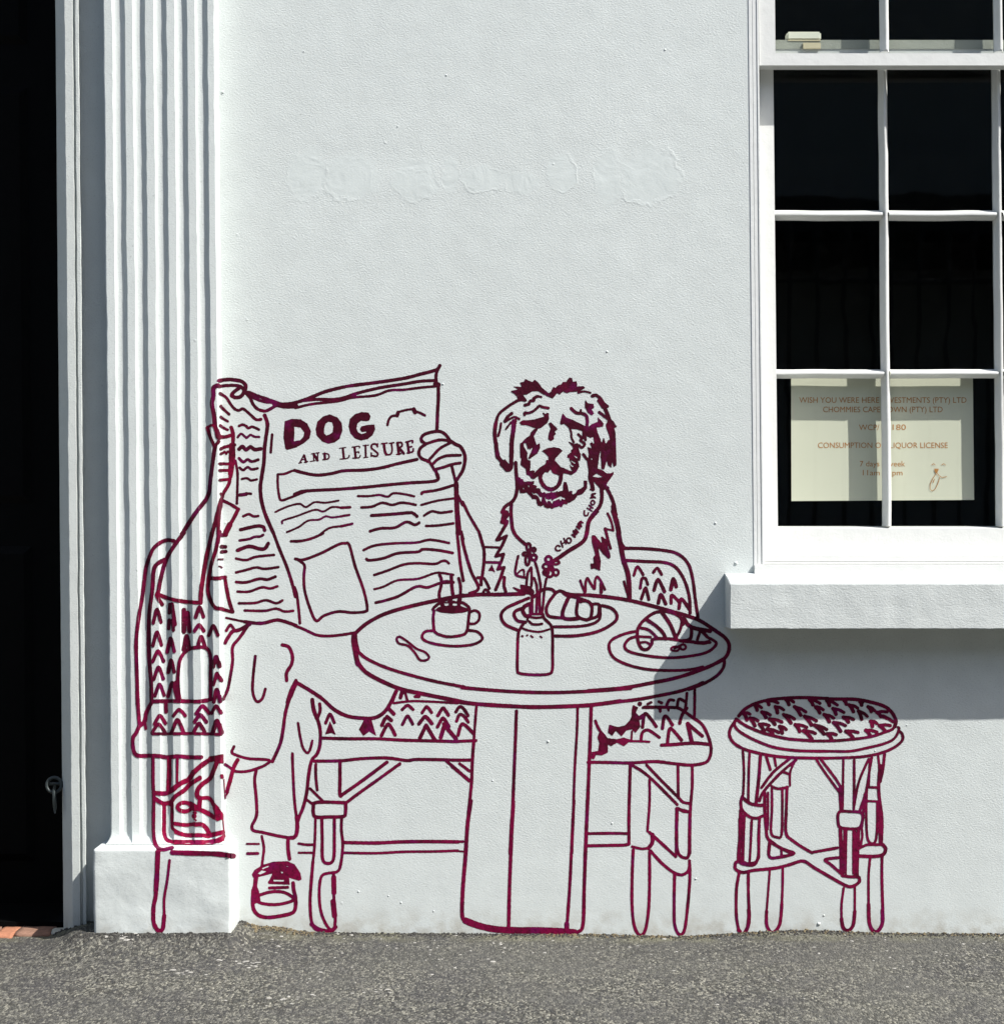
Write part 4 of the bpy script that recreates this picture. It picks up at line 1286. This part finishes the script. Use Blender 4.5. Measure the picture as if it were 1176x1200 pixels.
table = part("painted_table", """
E 26 430,695 500,635 620,570 780,520 1000,470 1180,435; F 26 -5,440 120,430 260,430 430,425; 24 700,410 760,430 900,435 1040,450 1176,470; G 26 0,435 150,450 300,475 480,520 620,560 760,605 880,680 960,740 985,800 960,870 880,920 760,970 600,1020 450,1050 260,1085 100,1100 -5,1108
F 24 1180,1090 900,1110 600,1120 300,1110 -5,1085; E 22 1185,1080 1000,1045 820,1000 640,945 500,880 430,820; 34 415,710 410,760 425,850 440,920; 26 420,700 425,760 440,825; 28 440,910 500,980 640,1055 760,1100 900,1130 1100,1170 1180,1187
J 28 -5,128 170,150 400,165 600,172 850,165 1000,155 1180,130; K 24 0,158 150,140 330,120 500,90 620,65 720,35 800,0; G 22 950,880 945,940 900,1000 820,1050 740,1085 700,1098
""", label="painted round cafe table on a faceted pedestal")
part("pedestal", """
J 18 170,160 160,280 150,420; 22 150,420 140,560 135,700 120,850 105,1000 90,1200; O 18 85,-5 70,100 60,250 48,400 45,520 60,545; 30 60,545 120,568 200,585 300,590 400,590 500,595 560,600
J 22 450,200 445,350 435,600 425,850 415,1000 405,1200; O 16 280,0 270,200 262,400 258,580; J 18 880,180 875,350 860,600 850,900 840,1200; O 14 558,-5 548,200 538,400 525,580; z 22 525,560 525,590; J 24 975,170 970,350 960,600 950,850 935,1200; O 16 620,-5 612,200 605,400 600,560 580,595 540,600
""", table)
part("painted_spoon", "E 16 712,742 735,728 790,762 850,810 910,835 940,870 920,892 875,890 840,840 790,790 730,775 712,742", table)
part("painted_cup", """
c 42 420,160 445,230 440,330 415,420 420,520; 46 585,175 590,300 610,460; 42 690,215 715,330 710,520; F 360,660 400,625 480,600 700,600 810,640 840,665 760,690 600,705 440,690; z 52 435,520 470,620; z 52 575,500 575,620; z 52 695,510 690,610; 36 440,262 520,255 605,265
40 340,680 330,640 400,575 480,545 600,545 720,550 800,590 840,650 830,760 820,870 800,960 740,1010 560,1035 430,1010 350,960 335,860 330,760 340,680; 36 840,690 920,665 980,710 970,800 910,850 840,850
38 310,950 220,960 175,1020 200,1080 330,1130 520,1160 700,1165 900,1140 1010,1080 1010,1020 940,960 830,945; H 490,585 530,588 515,605; H 600,590 650,585 640,605; H 485,535 545,532 520,550; H 620,525 665,518 655,540
""", table)
part("painted_vase", """
F 20 430,630 402,675 390,720 385,850 385,960 402,985 500,995 600,990 630,960 632,850 632,720 622,650 575,600 565,570; v 28 370,870 335,900 345,930; 32 390,880 460,888 540,880; 34 360,940 400,975 470,982 540,972; 28 250,1030 350,1065 500,1085 640,1050; 34 390,835 540,835; 26 300,950 270,1000
z 26 258,1145 265,1148; z 24 325,1138 335,1132; z 24 385,1142 408,1160; z 24 515,1150 535,1165
38 400,560 400,700 400,830; 34 385,180 340,260 320,430; 34 390,190 395,400 370,500; 34 430,330 465,430 470,560 460,800; 36 440,100 480,230 520,440 505,560 510,830; 34 600,340 575,480 555,700 540,830; 34 370,700 375,850
F 235,425 300,430 380,450 430,520 410,620 370,560 230,540 130,465 140,458 200,480 245,495; 34 205,20 180,130 172,280 310,322; 26 200,260 240,222 280,215 290,285
d5 E 36 590,490,28,50; E 34 665,530,24,26; E 34 545,590,36,22; E 36 575,680,28,68; E 40 665,640,38,38; z 50 600,560 620,620; E 40 870,665,42,42; E 34 975,710,46,26; E 36 835,765,42,38; E 38 885,860,52,52; E 34 975,850,36,42; z 60 900,740 920,790; E 30 835,850,38,38
""", table, label="painted jar of small flowers")
part("painted_croissant_plate", """
F 22 465,455 380,490 300,530 270,580 300,640 388,682; 22 650,722 800,720 950,690 1060,630 1085,580 1050,530 980,508; v 44 290,745 240,760 160,800 150,860 200,930 310,950; 52 370,690 290,730 270,790 310,860 360,860
F 20 640,657 800,655 900,640 960,605 966,540 958,500 920,497; v 44 430,590 540,500 600,480 680,490 730,530 800,510 870,560 930,590; 44 730,540 640,660 600,760 620,850 700,880 850,890; F 26 745,450 710,530 702,580 730,602 810,600; 22 812,460 800,560 830,598 895,600 908,510 870,475 830,480; 22 885,602 950,580 962,510; 20 750,440 810,455 880,478 905,510
""", table, label="painted croissant on the middle plate")
part("painted_croissant_plate", """
G 20 322,690 240,710 160,750 140,800 170,870 260,920 400,955 560,965 700,960 800,940; 20 332,725 280,745 250,790 280,830 400,860 560,875 700,865 820,840 880,800 890,765 830,730
22 520,550 470,555 410,590 360,640 340,690 345,760 370,810 410,815 440,780 450,745 520,740 600,745 650,757 740,765; 22 740,768 790,772 840,762; 24 400,605 470,650 520,700 540,742; 20 360,665 420,680 475,730; 18 345,725 432,730; 16 360,768 400,765 428,782; 26 515,560 570,640 612,740; 20 520,545 600,565 650,605 640,680 605,742
28 665,600 720,660 850,688; 22 655,600 660,640; 24 720,660 712,740 655,757; 20 780,690 760,750; 20 845,765 800,775 770,768 850,768; 24 725,660 780,680 830,728; E 14 605,812,28,16; E 16 660,800,20,18; z 16 600,810 640,790
""", table, label="painted croissant on the right-hand plate")

dog = part("painted_dog", """
d1 F 320,270 400,250 430,240 360,205 460,210 470,195 450,150 500,140 520,100 620,145 650,110 700,150 760,230 850,300 880,280 920,220 940,230 990,180 1020,190 1050,140 1090,145 1140,80 1176,90 1176,260 1110,290 1060,260 1010,300 970,290 900,360 850,335 780,310 700,262 620,265 540,310 480,315 535,390 500,405 420,380 400,330; H 410,262 435,285 425,290
40 520,395 440,390 350,435 240,510 150,590 110,700 92,780; 52 110,700 95,800 92,900 105,1000 115,1100 130,1200; 30 180,720 168,800 140,900
d3 54 110,-5 118,80 145,190 200,260; 64 195,265 260,330 290,360; F 300,390 250,390 160,290 230,220 300,300 340,340
d1 26 385,660 385,720; 60 360,690 355,800 340,900 330,1000 328,1100 325,1200; d3 56 325,-5 328,100 325,200 320,330 290,360
d1 44 235,690 270,630 330,580; 30 235,700 300,660 370,630 435,660; 28 250,800 300,730 330,700 390,690
d2 F -10,290 0,290 20,300 60,290 100,210 150,240 150,200 190,190 250,140 300,150 330,80 360,90 370,140 420,130 430,170 420,205 520,200 540,220 490,250 455,268 340,275 290,290 250,280 250,240 190,310 150,290 90,365 0,330; 26 450,290 530,270 620,290
44 645,335 700,325 760,370 800,430; z 40 750,400 860,480; 52 780,440 820,500 870,620 900,700; z 40 745,565 870,660; 50 740,400 800,490; H 780,530 810,560 825,600
F 870,640 940,690 985,770 950,780 968,860 975,1000 978,1205 765,1205 775,1080 780,1000 805,925 835,1030 870,960 900,950 880,870 850,790 840,740 860,700
F 600,770 630,740 700,710 730,700 728,640 800,720 795,760 740,770 700,775 720,860 760,950 775,1010 760,1080 735,1205 620,1205 610,1150 580,1060 600,1060 650,1085 615,1000 640,990 680,1030 665,900 620,920 560,890 565,960 545,970 510,900 510,830 460,790 560,770; z 30 690,790 660,800
44 350,510 420,570 500,580 560,610 575,680 570,780; z 28 485,530 480,560; F 230,585 245,600 275,640 380,680 480,730 560,770 560,850 500,820 430,800 330,790 250,720 215,735 195,720
F 550,400 580,440 660,450 668,500 630,520 665,580 640,605 590,570 545,490; 28 330,790 350,850 355,920 385,985; F 315,980 380,1010 430,1040 445,1100 480,1150 480,1205 380,1205 350,1100 380,1080 370,1040; 36 450,875 500,930 480,960 540,1010 500,1060 460,1030
d1 F 850,720 880,710 970,800 960,815 930,830 945,870 915,900 920,940 880,965 845,940 855,860 880,790
F 445,710 480,680 560,680 640,670 780,630 820,575 845,580 850,650 830,710 790,740 740,780 690,790 620,770 540,740 470,740; z 22 775,580 795,600
42 515,465 570,450; 40 570,450 590,405 640,400 640,365 690,340; 30 690,335 745,348; 36 512,600 512,570 560,575 620,555 680,510 720,475 760,490 845,505
F 700,790 660,860 635,900 660,980 690,1060 725,1065 690,1140 640,1170 590,1205 565,1205 620,1100 628,1050 590,1090 545,1040 520,1000 500,1030 530,1080 550,1100 560,1205 455,1205 450,1100 450,1020 520,940 590,890 600,850 650,800
d3 F 450,-5 560,-5 555,100 540,180 550,230 590,240 590,330 580,390 620,375 650,385 640,420 720,340 800,290 850,230 850,180 800,130 760,100 830,65 920,50 1000,65 1040,100 940,200 930,250 1010,330 1060,340 1100,370 1176,390 1176,430 1100,400 1045,415 1045,430 980,440 950,370 930,420 900,400 880,340 840,400 800,390 770,430 740,440 700,450 640,495 600,480 590,450 540,430 530,350 490,320 455,290 470,200 455,100; F 570,215 590,140 640,40 720,-5 725,60 650,160
54 740,410 735,500 790,600 880,640 970,600 1015,510 1022,420
F 420,470 450,480 455,500 485,500 490,530 520,540 560,530 600,535 640,525 640,555 620,575 670,590 680,600 660,640 700,625 730,640 735,670 755,695 790,680 800,700 850,722 870,690 885,675 910,700 930,707 950,680 965,665 985,700 1010,670 1035,667 1055,650 1055,600 1065,540 1095,540 1110,590 1130,690 1145,670 1176,665 1176,790 1140,825 1110,820 1110,845 1080,845 1060,820 1035,885 1010,885 1000,845 975,885 940,890 920,865 905,910 885,910 870,870 850,905 820,900 790,885 780,850 765,865 740,875 700,865 685,830 680,780 650,770 620,775 600,740 570,710 540,680 500,690 450,690 440,640 430,600
H 596,666 620,690 650,700 672,688 702,708 722,743 758,748 746,815 730,805 713,762 690,732 660,717 628,718; H 792,745 830,762 850,788 880,762 920,780 950,760 990,750 1020,730 1042,746 1084,762 1072,788 1036,778 1026,812 1000,775 960,790 946,805 922,804 896,846 870,804 846,804 825,838 803,792; H 478,622 508,616 496,644; H 560,588 578,576 580,608 564,612
d1 H 497,998 528,998 545,1040 556,1088 582,1095 632,1044 604,1122 568,1192 566,1210 546,1210 550,1135 528,1092 498,1042
d4 F -5,700 70,690 160,680 240,660 250,540 275,540 310,690 340,670 370,720 420,690 440,650 490,630 530,600 530,520 570,520 570,620 530,680 490,710 440,720 400,780 330,820 270,830 210,870 140,880 80,910 -5,870; H -20,765 40,785 65,770 85,800 110,775 150,760 200,735 225,748 268,766 255,788 215,775 205,812 180,775 140,792 120,805 100,805 80,848 55,808 20,805 10,838 -12,795
F 0,230 130,250 200,330 300,370 350,400 400,360 440,330 460,320 420,390 350,435 280,415 240,410 200,430 150,430 100,410 60,350 0,380; F 300,160 360,110 350,90 440,40 400,0 440,-5 460,100 480,180 470,235 440,230 460,320 420,370 380,400 350,350 330,290 370,330 340,240 300,190; H 380,150 442,186 436,210 396,182; H 340,228 412,264 402,284 348,252; H 332,288 384,306 376,328 336,312; H 300,190 330,205 322,222 296,214
38 520,150 560,200 600,250 625,330; 54 600,250 620,380 615,480 640,560 655,640; F 590,60 660,100 620,0 760,-5 740,100 730,250 715,350 780,370 850,420 900,420 940,400 940,430 890,500 840,570 860,620 800,650 750,620 700,560 640,500 600,480 600,350 650,300 590,220 600,150; H 640,460 710,415 800,470 720,475; H 620,205 650,200 640,235; z 46 800,610 860,620; F 765,-5 975,-5 982,300 950,320 920,230 912,330 870,300 850,220 810,355 778,350
50 775,620 780,760 750,880 650,1000 600,1090 575,1200; 48 840,610 900,720 950,850 965,970; z 62 940,880 970,1000; 50 960,980 990,1100 1010,1200
d6 56 640,-10 560,80 520,150 500,280 470,380 400,450 250,540 120,630 30,690; 66 870,-10 920,150 950,300 ; 66 940,300 965,420 990,560 1020,700 1070,850 1090,1000 1095,1200; 34 960,360 990,440 1030,500 1080,510; 34 1020,980 1050,1090 1080,1180
30 790,20 840,130 870,260; 26 870,260 800,245 750,232; 40 755,235 780,330 800,420 830,510; F 570,330 610,330 640,370 720,460 700,350 720,350 770,400 790,500 825,600 825,640 800,655 720,580 650,480 690,700 680,820 600,790 560,800 550,730 600,725 590,640 620,600 570,420
34 405,965 440,1060 475,1130 480,1000 505,930 550,1000 605,1080 615,960 645,910 700,980 750,1090; z 50 700,1010 700,1130
d3 48 385,265 392,400 405,550 400,680 350,800 240,880 195,960; 48 195,960 262,965 220,1050 190,1100; 48 195,1100 260,1105 210,1200; 46 325,860 320,1000 340,1200; F 195,990 260,940 300,1000 240,1080 190,1110; z 44 420,490 460,620; z 20 450,560 455,680
d5 46 345,-5 355,150 375,260 430,350 540,450; z 44 250,0 225,90 230,150 290,130 230,250 145,390; z 42 145,390 180,385 280,335 220,470 165,560 130,620; z 42 135,620 240,592 210,690 160,800; z 44 160,800 245,780 200,920 130,1090; z 44 250,920 245,1040 270,1120
W F 380,195 420,215 400,260 430,290 460,270 470,310 430,320 440,380 400,430 370,400 320,410 280,460 230,410 200,455 165,430 175,365 210,375 250,385 310,370 350,330 370,290 370,240
F 90,430 120,430 160,480 240,490 300,475 360,495 330,520 300,545 240,515 190,545 160,530 160,600 110,625 60,620 40,660 22,650 25,600 80,590 90,520 75,470; 24 55,330 75,380 110,440; E 26 437,183,6,6; z 22 505,185 535,170; 22 465,215 600,215 740,215 800,240; 18 345,505 430,505 520,510; 16 370,420 365,490; F 595,225 625,225 612,262; F 665,220 695,225 688,245
""", label="painted shaggy dog with hanging tongue")
part("collar_lettering", """
d6 22 120,485 85,470 55,510 85,545 125,535; z 20 130,410 160,495; z 20 175,370 205,445; z 18 148,452 192,412; E 22 245,400,32,36; z 26 290,320 330,350 310,265 350,310 340,245 375,285; z 24 355,205 395,235 375,175 420,205 400,160; z 24 375,165 400,135 440,150; z 24 405,160 415,130
d4 20 535,940 535,1000 575,1010 592,970; z 20 575,905 640,945; z 20 600,865 655,905; z 18 610,925 630,885; E 22 652,828 ,26,30; z 22 620,760 680,750; z 24 640,760 640,710 685,700; z 20 650,730 690,760; z 22 620,640 670,650
""".replace("652,828 ,", "652,828,"), dog)

stool = part("painted_stool", """
X 38 150,285 230,200 350,140 500,100 700,80 900,75 1176,85; Y 40 200,92 500,95 700,130 850,180 930,250 975,340 960,410; 32 965,400 930,440 850,470 700,520 500,550 250,570 -10,572; X 34 1000,570 850,560 700,545 500,500 350,450 220,390 120,320
32 110,340 105,400 170,470 300,545 450,610 600,655 850,685 1176,690; Y 30 0,688 250,690 450,690 650,650 850,600 960,540 1010,440 1000,415; X 34 110,340 55,430 45,510 90,590 200,660 350,705 550,745 800,765 1176,770; Y 32 0,770 400,765 650,745 850,695 980,630 1050,560 1045,490 1010,460
""", label="painted round wicker stool on the right")
CARX = [(790,180,860,275,920,240),(570,180,595,250,665,215),(1030,180,1080,250,1120,215),(415,240,460,300,510,275),(665,270,750,365,790,320),(905,290,985,385,1040,340),(280,310,335,395,370,340),(505,320,565,380,645,355),(390,380,440,460,500,395),(800,385,850,460,930,415),(480,435,540,490,610,475),(620,405,650,480,695,440),(895,455,990,550,1030,485),(1020,390,1130,490,1160,440),(200,250,245,330,280,265),(335,160,360,220,410,190),(470,110,495,155,600,135),(690,95,725,155,780,125),(960,95,1000,155,1080,140)]
CARY = [(180,110,210,165,300,160),(380,110,405,150,400,120),(435,160,485,235,535,195),(560,120,580,160,590,130),(655,180,690,235,730,225),(545,230,580,320,645,290),(755,245,800,290,870,240),(800,285,870,310,940,350),(250,200,285,265,375,245),(150,270,210,350,260,310),(370,300,430,355,490,325),(260,360,340,460,395,395),(685,345,705,405,755,370),(400,460,480,530,540,475),(185,490,235,545,290,500),(630,450,680,515,755,470),(785,395,850,455,910,395)]
txt = "X " + "; ".join("42 %d,%d %d,%d %d,%d; 36 %d,%d %d,%d %d,%d" % (a,b,(a+c)//2+4,(b+d)//2-4,c,d, a,b,(a+e)//2+6,(b+f)//2-8,e,f) for a,b,c,d,e,f in CARX)
txt += "\nY " + "; ".join("42 %d,%d %d,%d %d,%d; 36 %d,%d %d,%d %d,%d" % (a,b,(a+c)//2+4,(b+d)//2-4,c,d, a,b,(a+e)//2+6,(b+f)//2-8,e,f) for a,b,c,d,e,f in CARY)
part("weave_mark", txt, stool)
part("stool_leg", """
L 15 108,425 115,560 110,700; 15 150,440 145,560 142,740; 20 218,460 208,600 190,760; 17 255,465 280,545; 15 305,470 315,520; 18 400,478 300,560 225,658; 18 440,485 340,570 240,680 212,740; 13 435,490 405,560 403,645; 15 360,560 395,572; 18 105,712 95,750 105,800 150,840 195,850 232,835; 20 105,720 150,755 200,768 245,768
22 95,800 92,950 85,1090 130,1135 185,1130; 18 185,1130 205,1090 208,950 212,850; 18 118,830 112,950 108,1110; 14 165,850 158,1000 150,1130; 18 245,690 245,800 255,930 262,970 300,1010 420,1075; 14 265,690 265,850 262,920; 15 290,650 290,800 285,940 320,968 350,955 355,800 355,660; 16 290,650 330,665 388,655; 18 385,655 380,800 378,940 420,990 530,1060 560,1060 700,1035; 14 275,990 272,1090 350,1095 425,1075; 14 350,1040 350,1090
15 570,485 620,560 718,695; 16 600,485 680,590 725,660; 26 718,665 726,790; 14 737,485 735,650 732,800; 16 805,485 805,650 803,790; 15 895,480 850,580 825,660 805,770; 15 915,470 900,560 880,680 850,770 840,805; 18 710,812 705,880 725,910 820,915 850,890 855,820 780,808 710,812; 16 715,920 720,1050 722,1195; 14 745,925 742,1050 738,1195; 14 800,920 800,1050 800,1195; 20 832,920 828,1050 820,1195; 14 850,900 856,960 845,1025
14 870,700 862,800 855,900; 15 905,480 900,560 895,650; 16 890,655 960,658; 13 890,742 965,745; 15 885,650 880,800 885,950 900,1000 930,1005 945,960 950,850 950,745; 20 968,520 960,600 960,700 978,850 975,1000; 18 995,450 985,540 968,620; 14 955,460 962,530 960,640; 13 965,750 965,1000
S 22 100,300 72,305 70,350 120,375 200,360 350,345 450,320 545,295 620,340 740,410 850,470 900,470 940,440 938,412; 20 300,140 380,200 480,240 400,262 310,268 312,170; 20 800,270 700,285 740,320 815,385; 20 820,398 870,405 935,408; 24 945,260 1050,262 1108,248 1125,210 1105,180; 18 940,205 970,190 1000,180 1100,180
20 95,380 76,500 76,680 92,780; 26 92,780 120,812 155,760 165,680 162,640; 20 165,650 160,500 160,380; 15 310,365 300,500 288,650; 22 288,650 290,750 330,798 380,740 395,600; 17 395,600 400,480 402,345; 16 830,485 815,600 815,700; 24 815,700 825,760 855,785 895,750 908,650; 16 908,650 908,480; 17 1015,280 1005,400 1005,600; 25 1005,600 1012,740 1055,795 1100,740 1102,640; 20 1105,640 1098,400 1100,260; 12 390,210 390,256
18 810,80 818,250 820,390; 12 850,80 845,400; 14 910,80 905,400; 22 932,80 926,250 925,395; 20 100,0 98,150 92,290 150,322 205,318 232,270; 16 235,270 235,120 238,10; 16 120,20 118,270; 13 180,20 170,310
""", stool)
